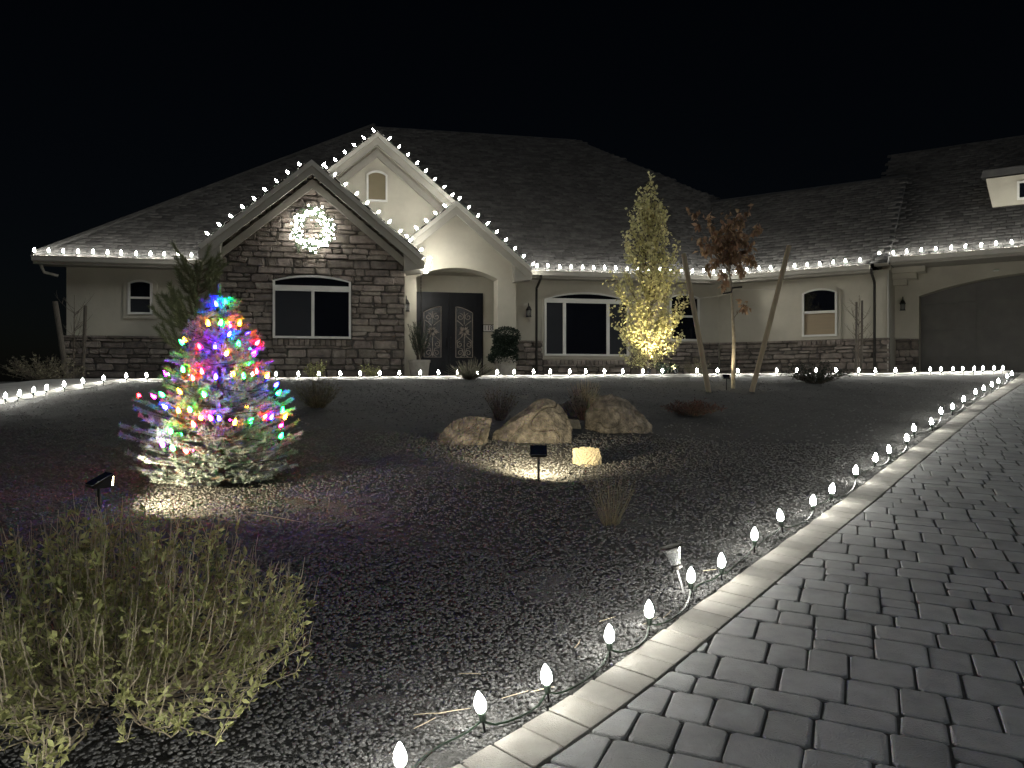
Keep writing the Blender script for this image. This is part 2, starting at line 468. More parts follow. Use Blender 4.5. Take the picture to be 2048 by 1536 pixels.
def window(fr, v, pL, pR, y_sp, y_ap, y_bot, bars=(), mulls=(), panes=(), trim=0.0, label=None):
    """window traced from picture positions on a wall at distance v. bars: (y0,y1); mulls: (x0,x1,ytop); panes: material list from the top down"""
    yc = (y_sp + y_bot) / 2
    uL = fr.hit(pL, yc, v)[0]; uR = fr.hit(pR, yc, v)[0]
    pc = (pL + pR) / 2
    Z = lambda y: fr.hit(pc, y, v)[1]
    zb, zs, za = Z(y_bot), Z(y_sp), Z(y_ap)
    w = 0.05
    o = outline(uL, uR, zb, zs, za); i = outline(uL + w, uR - w, zb + w, zs - 0.01, za - w)
    mb = MB(); ring(mb, fr, o, i, v + 0.02, v - 0.075)
    win = mb.build('window', frame_m, house)
    if label: win['label'] = label
    if trim:
        mb = MB(); ring(mb, fr, outline(uL - trim, uR + trim, zb - trim, zs + 0.01, za + trim), outline(uL - 0.003, uR + 0.003, zb - 0.003, zs, za + 0.003), v + 0.02, v - 0.045)
        mb.build('trim', stucco, win)
    cuts = [za] + [Z(y) for b in bars for y in b] + [zb]
    for (y0, y1) in bars:
        mb = MB(); bar(mb, fr, uL + w + 0.001, uR - w - 0.001, Z(y1), Z(y0), v + 0.015, v - 0.06); mb.build('rail', frame_m, win)
    for (x0, x1, yt) in mulls:
        mb = MB(); bar(mb, fr, fr.hit(x0, yc, v)[0], fr.hit(x1, yc, v)[0], zb + w + 0.001, Z(yt), v + 0.012, v - 0.055); mb.build('mullion', frame_m, win)
    # panes between bars
    zc = [zb + w] + sorted([(Z(b[0]) + Z(b[1])) / 2 for b in bars]) + [None]
    mm = sorted([(fr.hit(x0, yc, v)[0] + fr.hit(x1, yc, v)[0]) / 2 for x0, x1, _ in mulls])
    for k in range(len(zc) - 1):
        top = zc[k + 1] is None
        ue = [uL + w] + (mm if (mm and not top) else []) + [uR - w]
        for q in range(len(ue) - 1):
            mat = panes[k] if k < len(panes) else glass_m
            if isinstance(mat, (list, tuple)): mat = mat[q]
            if top:
                ap = arch_pts(uL + w, uR - w, zs - 0.01, za - w)
                pts = [(uL + w, zc[k])] + ap + [(uR - w, zc[k])]
            else:
                pts = [(ue[q], zc[k]), (ue[q], zc[k + 1]), (ue[q + 1], zc[k + 1]), (ue[q + 1], zc[k])]
            mb = MB(); n = len(pts)
            vv = v - 0.022 - 0.004 * q
            mb.add([fr.P(u, vv, z) for u, z in pts] + [fr.P(u, vv + 0.012, z) for u, z in pts],
                   [tuple(range(n))[::-1], tuple(range(n, 2 * n))] + [(a, (a + 1) % n, n + (a + 1) % n, n + a) for a in range(n)])
            mb.build('pane', mat, win)
    return win, (uL, uR, zb, zs, za)

# --- plain walls
uL_wall = FA.hit(133, 600, V_WALL)[0]
uS0 = FA.hit(437, 600, 18.7)[0]; uS1 = FA.hit(809, 600, 18.7)[0]
wall_strip(FA, 'wall', [uL_wall, uS0 + 0.3], [Z_BASE] * 2, [Z_EAVE - 0.1] * 2, V_WALL, 0.25, stucco, house)
mb = MB(); bar(mb, FA, uL_wall, uL_wall + 0.25, Z_BASE, Z_EAVE - 0.1, V_WALL + 0.251, 34.0); mb.build('wall', stucco, house)
# corner of main front and wing
A_V = 21.09
def corner(v, vw):
    M = np.array([[FA.m.x, FA.m.y], [FW.m.x, FW.m.y]]); x = np.linalg.solve(M, [v, vw]); return Vector((x[0], x[1], 0))
cw = corner(V_WALL, A_V); u_c = cw.dot(FA.t); uw_c = cw.dot(FW.t)
uE1 = FA.hit(1032, 600, 19.35)[0]
wall_strip(FA, 'wall', [uE1 - 0.3, u_c], [Z_BASE] * 2, [Z_EAVE - 0.1] * 2, V_WALL, 0.25, stucco, house)
uA1 = FW.hit(1778, 600, A_V)[0]
wall_strip(FW, 'wall', [uw_c, uA1], [Z_BASE] * 2, [Z_EAVE - 0.08] * 2, A_V, 0.25, stucco, house)
G_V = A_V + 1.0
mb = MB(); bar(mb, FW, uA1 - 0.2, uA1, Z_BASE, 3.1, A_V + 0.251, G_V + 0.3); mb.build('wall', stucco, house)
# garage wall with its wide arch
gL = FW.hit(1838, 620, G_V)[0]; gR = gL + 5.2
gzs = FW.hit(1838, 592, G_V)[1]; gza = gzs + 0.42
us = [uA1 + 0.002, gL] ; zb = [Z_BASE, Z_BASE]
for u, z in arch_pts(gL, gR, gzs, gza, 24): us.append(u); zb.append(z)
us += [gR, gR + 2.5]; zb += [Z_BASE, Z_BASE]
wall_strip(FW, 'wall', us, zb, [3.12] * len(us), G_V, 0.45, stucco, house)
# garage door of stacked panels
gd = MB(); bar(gd, FW, gL - 0.2, gR + 0.2, Z_BASE, gza + 0.2, G_V + 0.50, G_V + 0.56)
gdo = gd.build('garage_door', garage_m, house)
for r_ in range(4):
    for c_ in range(4):
        mb = MB(); w_ = 5.2 / 4; hh = (gza + 0.05) / 4
        bar(mb, FW, gL + c_ * w_ + 0.06, gL + (c_ + 1) * w_ - 0.06, r_ * hh + 0.05, (r_ + 1) * hh - 0.05, G_V + 0.475, G_V + 0.50)
        mb.build('panel', garage_m, gdo)

# --- entry gable wall with arch, porch
eu, eza, ep = 2.46, 4.54, 0.84
E_V = 19.35
aL = FA.hit(833, 600, E_V)[0]; aR = FA.hit(995, 600, E_V)[0]; azs, aza = 2.68, 2.94
us = [1.0, aL]; zb = [Z_BASE, Z_BASE]
for u, z in arch_pts(aL, aR, azs, aza, 20): us.append(u); zb.append(z)
us += [aR, uE1]; zb += [Z_BASE, Z_BASE]
# insert apex sample
k = min(range(3, len(us) - 3), key=lambda q: abs(us[q] - eu)); us[k] = eu
wall_strip(FA, 'wall', us, zb, [gable_z(u, eu, eza, ep) - 0.10 for u in us], E_V, 0.55, stucco, house)
PB = 21.35
mb = MB(); bar(mb, FA, 0.9, 4.3, 0.05, 3.2, PB, PB + 0.2); mb.build('wall', stucco, house)
mb = MB(); bar(mb, FA, 0.9, 4.2, 3.02, 3.1, E_V + 0.552, PB - 0.002); mb.build('porch_ceiling', stucco, house)
mb = MB(); bar(mb, FA, 3.95, 4.15, 0.05, 3.015, E_V + 0.552, PB - 0.002); mb.build('wall', stucco, house)
mb = MB(); bar(mb, FA, 1.0, 1.2, 0.05, 3.015, E_V + 0.552, PB - 0.002); mb.build('wall', stucco, house)
mb = MB(); bar(mb, FA, 1.21, 3.94, 0.0, 0.12, 19.0, PB - 0.003); mb.build('porch_floor', concrete, house)
mb = MB(); mb.lathe([(0.07, 0), (0.085, -0.012), (0.085, -0.02), (0.0, -0.02)], 18, FA.P(2.55, 20.2, 3.015)); mb.build('recessed_light', frame_m, house)

# double door with arched scroll glass
dR = FA.hit(962, 650, PB)[0]; dL = dR - 1.86; dT = FA.hit(920, 590, PB)[1]; dB = 0.125
mb = MB(); bar(mb, FA, dL - 0.05, dR + 0.05, dB, dT + 0.06, PB - 0.05, PB + 0.01); doorframe = mb.build('door', door_m, house)
dC = (dL + dR) / 2
def scroll(cx, cz, r, a0, turns, n=14, sgn=1):
    pts = []
    for i in range(n + 1):
        t = i / n; a = a0 + sgn * turns * 2 * math.pi * t; rr = r * (1 - 0.8 * t)
        pts.append((cx + rr * math.cos(a), cz + rr * math.sin(a)))
    return pts
for side in (-1, 1):
    l0, l1 = (dL, dC - 0.006) if side < 0 else (dC + 0.006, dR)
    mb = MB(); bar(mb, FA, l0, l1, dB + 0.01, dT, PB - 0.09, PB - 0.052); leaf = mb.build('door_leaf', door_m, doorframe)
    gc = l0 + 0.49 if side < 0 else l1 - 0.49
    gl0, gl1 = gc - 0.235, gc + 0.235
    zb_, zs_, za_ = 0.74, 1.98, 2.14
    def gtop(u):   # arch that crowns where the leaves meet
        t = (u - gl0) / (gl1 - gl0); t = t if side < 0 else 1 - t
        return zs_ + (za_ - zs_) * math.sin(t * math.pi / 2)
    pts = [(gl0, zb_)] + [(gl0 + (gl1 - gl0) * q / 8, gtop(gl0 + (gl1 - gl0) * q / 8)) for q in range(9)] + [(gl1, zb_)]
    n = len(pts); mb = MB()
    mb.add([FA.P(u, PB - 0.095, z) for u, z in pts] + [FA.P(u, PB - 0.091, z) for u, z in pts], [tuple(range(n))[::-1], tuple(range(n, 2 * n))])
    mb.build('door_glass', doorglass, doorframe)
    mb = MB()
    def T(pp, r=0.011): mb.tube([FA.P(u, PB - 0.112, z) for u, z in pp], r, 5)
    T(pts + [pts[0]], 0.012)
    for sx in (-1, 1):
        T(scroll(gc + sx * 0.11, 1.86, 0.10, math.pi / 2, 1.3, sgn=sx))
        T(scroll(gc + sx * 0.11, 0.86, 0.10, -math.pi / 2, 1.4, sgn=-sx))
        T(scroll(gc + sx * 0.12, 1.10, 0.085, math.pi / 2, 1.2, sgn=-sx))
        T([(gc + sx * 0.01, 0.78), (gc + sx * 0.06, 0.98), (gc + sx * 0.19, 1.02), (gc + sx * 0.2, 1.2), (gc + sx * 0.05, 1.33)])
        T([(gc + sx * 0.03, 1.62), (gc + sx * 0.12, 1.70), (gc + sx * 0.2, 1.76)])
    T([(gc, 0.76), (gc, 1.3)]); T([(gc, 1.66), (gc, 2.0)])
    mb.build('scrollwork', scroll_m, doorframe)
    mb = MB()                                                # iron leaf rosette in the middle of the glass
    for q in range(15):
        a = q * 2.399; r0, r1 = 0.03, random.uniform(0.13, 0.21)
        c0 = Vector((gc + r0 * math.cos(a), 1.46 + r0 * math.sin(a))); c1 = Vector((gc + r1 * math.cos(a), 1.46 + r1 * math.sin(a) * 0.95))
        w_ = (c1 - c0).orthogonal().normalized() * 0.022; cm = (c0 + c1) / 2
        P_ = [FA.P(*x) for x in ((c0.x, PB - 0.12, c0.y), (cm.x + w_.x, PB - 0.125, cm.y + w_.y), (c1.x, PB - 0.15, c1.y), (cm.x - w_.x, PB - 0.125, cm.y - w_.y))]
        Q_ = [p + FA.m * 0.008 for p in P_]
        mb.add(P_ + Q_, [(0, 3, 2, 1), (4, 5, 6, 7), (0, 1, 5, 4), (1, 2, 6, 5), (2, 3, 7, 6), (3, 0, 4, 7)])
    mb.build('leaf_rosette', scroll_m, doorframe)
    mb = MB(); hx = l1 - 0.06 if side < 0 else l0 + 0.06
    mb.tube([FA.P(hx, PB - 0.1, 1.0), FA.P(hx, PB - 0.16, 1.02), FA.P(hx, PB - 0.16, 1.28), FA.P(hx, PB - 0.1, 1.3)], 0.012, 6); mb.build('handle', metal_dark, doorframe)

# --- stone gable
su, sza, sp = -0.98, 5.16, 0.835
S_V = 18.7
us = [uS0, su, uS1]
sw = wall_strip(FA, 'stone_wall', us, [Z_BASE] * 3, [gable_z(u, su, sza, sp) - 0.10 for u in us], S_V + 0.03, 1.17, mortar, house)
mb = MB(); bar(mb, FA, uS1 + 0.001, uS1 + 0.03, Z_BASE, 3.05, S_V + 0.04, V_WALL); mb.build('wall', stucco, house)
winS, wr = window(FA, S_V - 0.05, 546, 702, 563, 551, 677, bars=[(572, 583)], mulls=[(623, 629, 583)], panes=[[screen_m, glass_m], glass_m])

def ashlar(u0, u1, z0, z1, hmin=0.10, hmax=0.25):
    """random coursed rubble: list of rectangles"""
    out = []; z = z0
    while z < z1 - 0.02:
        h = random.uniform(hmin, hmax)
        if z1 - z - h < hmin: h = z1 - z
        u = u0 - random.uniform(0, 0.15)
        while u < u1:
            w = random.uniform(0.16, 0.52) * (0.8 + 0.5 * h / hmax)
            if random.random() < 0.25 and h > 0.17:
                s = random.uniform(0.38, 0.62) * h
                out.append((u, u + w, z, z + s)); m_ = u + w * random.uniform(0.35, 0.7)
                out.append((u, m_, z + s, z + h)); out.append((m_, u + w, z + s, z + h))
            else: out.append((u, u + w, z, z + h))
            u += w
        z += h
    return out
def stone_polys(rects, u0, u1, z0, ztop_planes, holes):
    polys = []
    for (a, b, c, d) in rects:
        g = 0.011
        p = [(a + g, c + g), (b - g, c + g), (b - g, d - g), (a + g, d - g)]
        j = 0.028
        p = [(x + random.uniform(-j, j) * (b - a > 0.15), y + random.uniform(-j, j) * 0.55) for x, y in p]
        for (q, n) in [((u0, 0), (-1, 0)), ((u1, 0), (1, 0)), ((0, z0), (0, -1))] + ztop_planes:
            p = clip_poly(p, q, n) if len(p) > 2 else p
        parts = [p] if len(p) > 2 else []
        for (hl, hr, hb, ht) in holes:
            nxt = []
            for p in parts:
                cx = [x for x, _ in p]; cy = [y for _, y in p]
                if max(cx) <= hl or min(cx) >= hr or max(cy) <= hb or min(cy) >= ht: nxt.append(p); continue
                for q, n in (((hl, 0), (1, 0)), ((hr, 0), (-1, 0)), ((0, hb), (0, 1)), ((0, ht), (0, -1))):
                    r = clip_poly(p, q, n)
                    if len(r) > 2 and area(r) > 0.004:
                        nxt.append(r); p = clip_poly(p, q, (-n[0], -n[1]))
                        if len(p) < 3: break
            parts = nxt
        polys += [p for p in parts if len(p) > 2 and area(p) > 0.0035]
    return polys
def lay_stones(fr, v, polys, parent, mat, limit, depth=(0.03, 0.085)):
    polys = sorted(polys, key=lambda p: -area(p))
    rest = MB()
    for k, p in enumerate(polys):
        q = cut_corners(p, 0.024)
        if len(q) < 4: continue
        dp = random.uniform(*depth)
        mb = MB() if k < limit else rest
        piece(mb, q, lambda a, b, h: fr.P(a, v + 0.05 - h, b), dp + 0.05, 0.024, 0.022, rough=0.010)
        if k < limit: mb.build('stone', mat, parent)
    if rest.v:
        tag(rest.build('small_stones', mat, parent), kind='stuff')
uL, uR, zb_, zs_, za_ = wr
hole = [(uL - 0.01, uR + 0.01, zb_ - 0.01, zs_ + 0.02)]
rake = [((su, sza - 0.12), (-sp, 1)), ((su, sza - 0.12), (sp, 1))]
sill_b = zb_ - 0.17
polys = stone_polys(ashlar(uS0, uS1, Z_BASE, sza, 0.09, 0.235), uS0, uS1, Z_BASE, rake, hole + [(uL - 0.02, uR + 0.02, sill_b, zb_ - 0.012)])
lay_stones(FA, S_V + 0.03, polys, sw, stone_m, 300)
def soldier(fr, v, ua, ub, z0, z1, parent, w=0.115):
    n = max(3, int((ub - ua) / w)); w = (ub - ua) / n
    for i in range(n):
        p = [(ua + i * w + 0.006, z0 + random.uniform(0, 0.012)), (ua + (i + 1) * w - 0.006, z0 + random.uniform(0, 0.012)), (ua + (i + 1) * w - 0.006, z1), (ua + i * w + 0.006, z1)]
        mb = MB(); piece(mb, cut_corners(p, 0.012), lambda a, b, h: fr.P(a, v + 0.05 - h, b), random.uniform(0.12, 0.15), 0.015, 0.012, rough=0.004)
        mb.build('sill_brick', stone_m, parent)
soldier(FA, S_V + 0.03, uL - 0.01, uR + 0.01, sill_b, zb_ - 0.02, winS)

# --- stone wainscots on the other walls (laid stone, too small to pick apart one by one)
def wainscot(fr, v, u0, u1, ztop, holes=()):
    mb = MB(); bar(mb, fr, u0, u1, Z_BASE, ztop - 0.01, v - 0.03, v - 0.001); o = mb.build('stone_base', mortar, house)
    polys = stone_polys(ashlar(u0, u1, Z_BASE, ztop - 0.05, 0.08, 0.2), u0, u1, Z_BASE, [((0, ztop - 0.05), (0, 1))], list(holes))
    lay_stones(fr, v - 0.03, polys, o, stone_m, 0, (0.02, 0.06))
    capr = []; u = u0
    while u < u1:
        w = random.uniform(0.3, 0.6); capr.append((u, min(u + w, u1), ztop - 0.05, ztop)); u += w
    c = MB()
    for a, b, zc0, zc1 in capr:
        if b - a > 0.05: piece(c, cut_corners([(a + 0.006, zc0), (b - 0.006, zc0), (b - 0.006, zc1), (a + 0.006, zc1)], 0.01), lambda p, q, h: fr.P(p, v - 0.0 - h, q), random.uniform(0.10, 0.115), 0.012, 0.01, rough=0.003)
    tag(c.build('cap_stones', stone_m, o), kind='stuff')
    return o
wainscot(FA, V_WALL, uL_wall - 0.05, uS0 + 0.1, Z_WAINS)
uW4a = FA.hit(1086, 650, V_WALL)[0]; uW4b = FA.hit(1258, 650, V_WALL)[0]; zW4 = FA.hit(1170, 713, V_WALL)[1]
wainscot(FA, V_WALL, uE1 + 0.01, uW4a - 0.02, Z_WAINS)
wainscot(FA, V_WALL, uW4a - 0.015, uW4b + 0.015, zW4 - 0.22)
wainscot(FA, V_WALL, uW4b + 0.02, u_c - 0.02, Z_WAINS)
wainscot(FW, A_V, uw_c + 0.06, uA1 + 0.02, Z_WAINS)
wainscot(FW, G_V, uA1 + 0.03, gL - 0.002, Z_WAINS)

# --- windows of the other walls
window(FA, V_WALL - 0.001, 257, 306, 567, 560, 629, bars=[(594, 598)], panes=[screen_m, glass_m], trim=0.10)
winM, wm_ = window(FA, V_WALL - 0.001, 1088, 1256, 600, 585, 712, bars=[(598, 607)], mulls=[(1125, 1131, 607), (1212, 1218, 607)], panes=[[screen_m, glass_m, screen_m], glass_m], trim=0.08)
soldier(FA, V_WALL - 0.03, wm_[0] - 0.05, wm_[1] + 0.05, zW4 - 0.23, zW4 - 0.10, winM)
window(FA, V_WALL - 0.001, 1338, 1397, 596, 588, 682, bars=[(631, 635)], panes=[glass_m, glass_m], trim=0.08)
winA, wa_ = window(FW, A_V - 0.001, 1605, 1675, 586, 577, 673, bars=[(622, 627)], panes=[blind_m, glass_m], trim=0.09)
soldier(FW, A_V - 0.03, wa_[0] - 0.1, wa_[1] + 0.1, wa_[2] - 0.24, wa_[2] - 0.10, winA)

# --- upper gable
uu, uza, upp = 0.56, 6.51, 0.84
U_V = 20.5
us = [uu - 3.4, uu, uu + 3.4]
wall_strip(FA, 'wall', us, [3.0] * 3, [gable_z(u, uu, uza, upp) - 0.1 for u in us], U_V, 0.2, stucco, house)
window(FA, U_V - 0.001, 733, 775, 351, 342, 404, panes=[louver_m], trim=0.0, label='arched tan gable vent panel with pale surround')

# --- roofs
def roof_slab(name, P4, thick=0.10, mat=None):
    n = (P4[1] - P4[0]).cross(P4[3] - P4[0]).normalized()
    if n.z < 0: n = -n
    mb = MB(); mb.hexa([p - n * thick for p in P4] + list(P4)); return mb.build(name, mat or roof_under, house), n

def shingles(parent, O, U, S, inside, nu, ns, uw=0.30, ex=0.15):
    """courses of single shingles: O corner, U along eave, S up the slope (unit vectors)"""
    n = U.cross(S).normalized()
    if n.z < 0: n = -n
    V = []; T = []
    for j in range(ns):
        off = (j % 2) * uw * 0.5 + random.uniform(-0.05, 0.05)
        for i in range(-1, nu):
            a = i * uw + off; s = j * ex
            if not inside(a + uw / 2, s + ex / 2): continue
            w = uw - 0.012; l = ex * 1.18; th = random.uniform(0.010, 0.026); dl = random.uniform(-0.012, 0.012)
            p = O + U * a + S * (s + dl)
            b = len(V)
            lift = 0.008
            for q in (p + n * lift, p + U * w + n * lift, p + U * w + n * (lift + th), p + n * (lift + th), p + S * l + n * (lift + 0.001), p + S * l + U * w + n * (lift + 0.001)):
                V.append(q)
            T += [(b, b + 1, b + 2), (b, b + 2, b + 3), (b + 3, b + 2, b + 5), (b + 3, b + 5, b + 4), (b + 1, b + 5, b + 2), (b, b + 3, b + 4)]
    if V:
        return tag(fast_obj('shingles', np.array([tuple(v) for v in V]), np.array(T), shingle_m, parent), kind='stuff')

def gable_roof(uc, za, p, hl, hr, v0, v1, z_under=None):
    """two slopes with rake boards at the front"""
    objs = []
    for s, h in ((-1, hl), (1, hr)):
        a = FA.P(uc, v0, za); b = FA.P(uc + s * h, v0, za - p * h); c = FA.P(uc + s * h, v1, za - p * h); d = FA.P(uc, v1, za)
        rf, n = roof_slab('roof', [a, b, c, d] if s < 0 else [b, a, d, c], 0.09)
        S = (a - b).normalized(); U = FA.m
        shingles(rf, b, U, S, lambda x, y: 0 < x < (v1 - v0) and y < (a - b).length, int((v1 - v0) / 0.3) + 1, int((a - b).length / 0.15))
        # rake board, and the lower frieze board tight to the wall
        e = (b - a).normalized(); nn = Vector((0, 0, 1)) - e * e.z; nn.normalize()
        mb = MB()
        o1 = -FA.m * 0.035
        top, bot = -0.005, -0.26
        A0, A1 = a + nn * top, b + nn * top
        A2, A3 = b + nn * bot, a + nn * bot
        # plumb cut at the ridge
        A3 = FA.P(uc, v0, za + bot / n.z); A0 = FA.P(uc, v0, za + top / n.z)
        mb.hexa([A0 + o1, A1 + o1, A2 + o1, A3 + o1, A0 - FA.m * 0.001, A1 - FA.m * 0.001, A2 - FA.m * 0.001, A3 - FA.m * 0.001])
        mb.build('rake_board', trim_m, house)
        mb = MB(); o2 = -FA.m * 0.075
        B3 = FA.P(uc, v0, za - 0.10 / n.z)
        mb.hexa([A0 + o2, A1 + o2, b + nn * -0.10 + o2, B3 + o2, A0 + o1 * 1.02, A1 + o1 * 1.02, b + nn * -0.10 + o1 * 1.02, B3 + o1 * 1.02])
        mb.build('drip_edge', gutter_m, house)
        objs.append((a, b, nn))
    return objs
sg = gable_roof(su, sza, sp, 2.47, 2.58, 18.3, 22.2)
eg = gable_roof(eu, eza, ep, 1.9, 1.93, 19.0, 21.5)
ug = gable_roof(uu, uza, upp, 3.7, 3.7, 20.2, 24.0)
# frieze boards under the rakes, on the walls
def frieze(uc, za, p, hl, hr, v, h=0.16, drop=0.28):
    for s, hh in ((-1, hl), (1, hr)):
        mb = MB(); k = math.sqrt(1 + p * p)
        z0 = za - drop * k; z1 = z0 - h * k
        mb.hexa([FA.P(uc, v - 0.05, z1), FA.P(uc + s * hh, v - 0.05, z1 - p * hh), FA.P(uc + s * hh, v, z1 - p * hh), FA.P(uc, v, z1),
                 FA.P(uc, v - 0.05, z0), FA.P(uc + s * hh, v - 0.05, z0 - p * hh), FA.P(uc + s * hh, v, z0 - p * hh), FA.P(uc, v, z0)])
        mb.build('frieze_board', trim_m, house)
frieze(su, sza, sp, 2.03, 2.13, S_V - 0.06)
frieze(uu, uza, upp, 2.6, 2.6, U_V - 0.003)
# boxed eave ends of the stone gable and of the entry gable
for (uc, za, p, s, h, v0, v1) in ((su, sza, sp, -1, 2.47, 18.31, 19.2), (su, sza, sp, 1, 2.58, 18.31, 19.2), (eu, eza, ep, 1, 1.93, 19.01, 19.34)):
    ue = uc + s * h; ze = za - p * h
    ui = ue - s * 0.46
    mb = MB()
    P0 = [(ui, ze - 0.34), (ue, ze - 0.27), (ue, ze - 0.11), (ui, ze + 0.46 * p - 0.11)]
    if s < 0: P0 = P0[::-1]
    mb.hexa([FA.P(u, v0, z) for u, z in P0] + [FA.P(u, v1, z) for u, z in P0]); mb.build('boxed_eave', trim_m, house)

# main hip roof
RV = 27.1; RZ = Z_EAVE + P_ROOF * (RV - V_EAVE)
uHL = FA.hit(66, 505, V_EAVE)[0]; uR0 = 7.9
eave_end = corner(V_EAVE, 20.49)
u_e = eave_end.dot(FA.t)
run = RV - V_EAVE
Sv = (FA.m + Vector((0, 0, P_ROOF))).normalized(); slen = math.sqrt(1 + P_ROOF ** 2)
uN0, uN1 = su - 2.36, eu + 1.86
NU = [uN0, su, eu, uN1]; NV = [V_EAVE, V_EAVE + (sza - Z_EAVE) / P_ROOF - 0.1, V_EAVE + (eza - Z_EAVE) / P_ROOF - 0.1, V_EAVE]
def main_inside(a, s):
    u = uHL + a; k = s / slen
    if k > run: return False
    if uN0 < u < uN1 and V_EAVE + k < np.interp(u, NU, NV) - 0.05: return False
    return u > uHL + k and u < uR0 + (run - k) * 1.0
mb = MB()
mb.add([FA.P(uHL, V_EAVE, Z_EAVE), FA.P(uN0, V_EAVE, Z_EAVE), FA.P(su, NV[1], Z_EAVE + P_ROOF * (NV[1] - V_EAVE)), FA.P(eu, NV[2], Z_EAVE + P_ROOF * (NV[2] - V_EAVE)), FA.P(uN1, V_EAVE, Z_EAVE), FA.P(uR0 + run, V_EAVE, Z_EAVE), FA.P(uR0, RV, RZ), FA.P(uHL + run, RV, RZ)], [(0, 1, 2, 7), (2, 3, 6, 7), (3, 4, 5, 6)])
mb.add([FA.P(uHL, V_EAVE, Z_EAVE), FA.P(uHL + run, RV, RZ), FA.P(uHL, RV + run, Z_EAVE)], [(0, 1, 2)])
mb.add([FA.P(uR0 + run, V_EAVE, Z_EAVE), FA.P(uR0 + run, RV + run, Z_EAVE), FA.P(uR0, RV, RZ)], [(0, 1, 2)])
mb.add([FA.P(uHL, RV + run, Z_EAVE), FA.P(uHL + run, RV, RZ), FA.P(uR0, RV, RZ), FA.P(uR0 + run, RV + run, Z_EAVE)], [(0, 1, 2, 3)])
mroof = mb.build('roof', roof_under, house)
shingles(mroof, FA.P(uHL, V_EAVE, Z_EAVE), FA.t, Sv, main_inside, int((uR0 + run - uHL) / 0.3) + 1, int(run * slen / 0.15))
# hip cap along the left hip
mb = MB(); mb.tube([FA.P(uHL, V_EAVE, Z_EAVE + 0.02), FA.P(uHL + run, RV, RZ + 0.03)], 0.07, 6); mb.build('hip_cap', shingle_m, mroof)

def wing_roof(u0, u1, ve, ze, vr):
    zr = ze + P_ROOF * (vr - ve)
    mb = MB()
    a = [FW.P(u0, ve, ze), FW.P(u1, ve, ze), FW.P(u1, vr, zr), FW.P(u0, vr, zr), FW.P(u1, 2 * vr - ve, ze), FW.P(u0, 2 * vr - ve, ze)]
    mb.add(a, [(0, 1, 2, 3), (3, 2, 4, 5), (0, 3, 5), (1, 4, 2)])
    o = mb.build('roof', roof_under, house)
    S = (FW.m + Vector((0, 0, P_ROOF))).normalized()
    shingles(o, FW.P(u0, ve, ze), FW.t, S, lambda x, s: 0 < x < (u1 - u0) and s < (vr - ve) * slen, int((u1 - u0) / 0.3) + 1, int((vr - ve) * slen / 0.15))
    return o
uWe = eave_end.dot(FW.t)
A_EV = 20.49
gB_EV, gB_Z, gB_u0 = 20.94, 3.12, -3.3
wing_roof(uWe - 3.5, gB_u0 + 0.6, A_EV, Z_EAVE, 24.4)
rB = wing_roof(gB_u0, 7.0, gB_EV, gB_Z, 25.97)
mb = MB(); bar(mb, FW, gB_u0 + 0.35, gB_u0 + 0.5, 3.0, 3.3, 21.5, 25.5); mb.build('wall', stucco, house)
# soffits and fascias/gutters along level eaves
def eave(fr, u0, u1, v, z, v_wall):
    mb = MB(); bar(mb, fr, u0, u1, z - 0.17, z - 0.13, v + 0.02, v_wall - 0.002); mb.build('soffit', trim_m, house)
    mb = MB()
    prof = [(-0.12, -0.015), (-0.125, -0.02), (-0.10, -0.06), (-0.075, -0.13), (0.0, -0.14), (0.0, -0.125), (-0.065, -0.118), (-0.085, -0.055), (-0.108, -0.02)]
    n = len(prof)
    V = [fr.P(u, v + a, z + b) for u in (u0, u1) for a, b in prof]
    mb.add(V, [(i, (i + 1) % n, n + (i + 1) % n, n + i) for i in range(n)] + [tuple(range(n))[::-1], tuple(range(n, 2 * n))])
    mb.build('gutter', gutter_m, house)
    mb = MB(); bar(mb, fr, u0, u1, z - 0.20, z - 0.02, v + 0.002, v + 0.02); mb.build('fascia', trim_m, house)
eave(FA, uHL, su - 2.47 + 0.05, V_EAVE, Z_EAVE, V_WALL)
eave(FA, eu + 1.93 - 0.02, u_e - 0.01, V_EAVE, Z_EAVE, V_WALL)
eave(FW, uWe + 0.01, FW.hit(1740, 520, A_EV)[0], A_EV, Z_EAVE, A_V)
uB0 = FW.hit(1748, 510, gB_EV)[0]
eave(FW, uB0, 7.0, gB_EV, gB_Z, G_V)
# stepped corbel under the garage eave at the corner
for q, (dz, dd) in enumerate(((0.0, 0.75), (0.14, 0.55), (0.28, 0.32))):
    mb = MB(); bar(mb, FW, uA1 + 0.003, uA1 + dd, 2.94 - dz - 0.14 + 0.001 * q, 2.94 - dz, G_V - 0.55 + 0.12 * q, G_V - 0.003); mb.build('corbel', stucco, house)

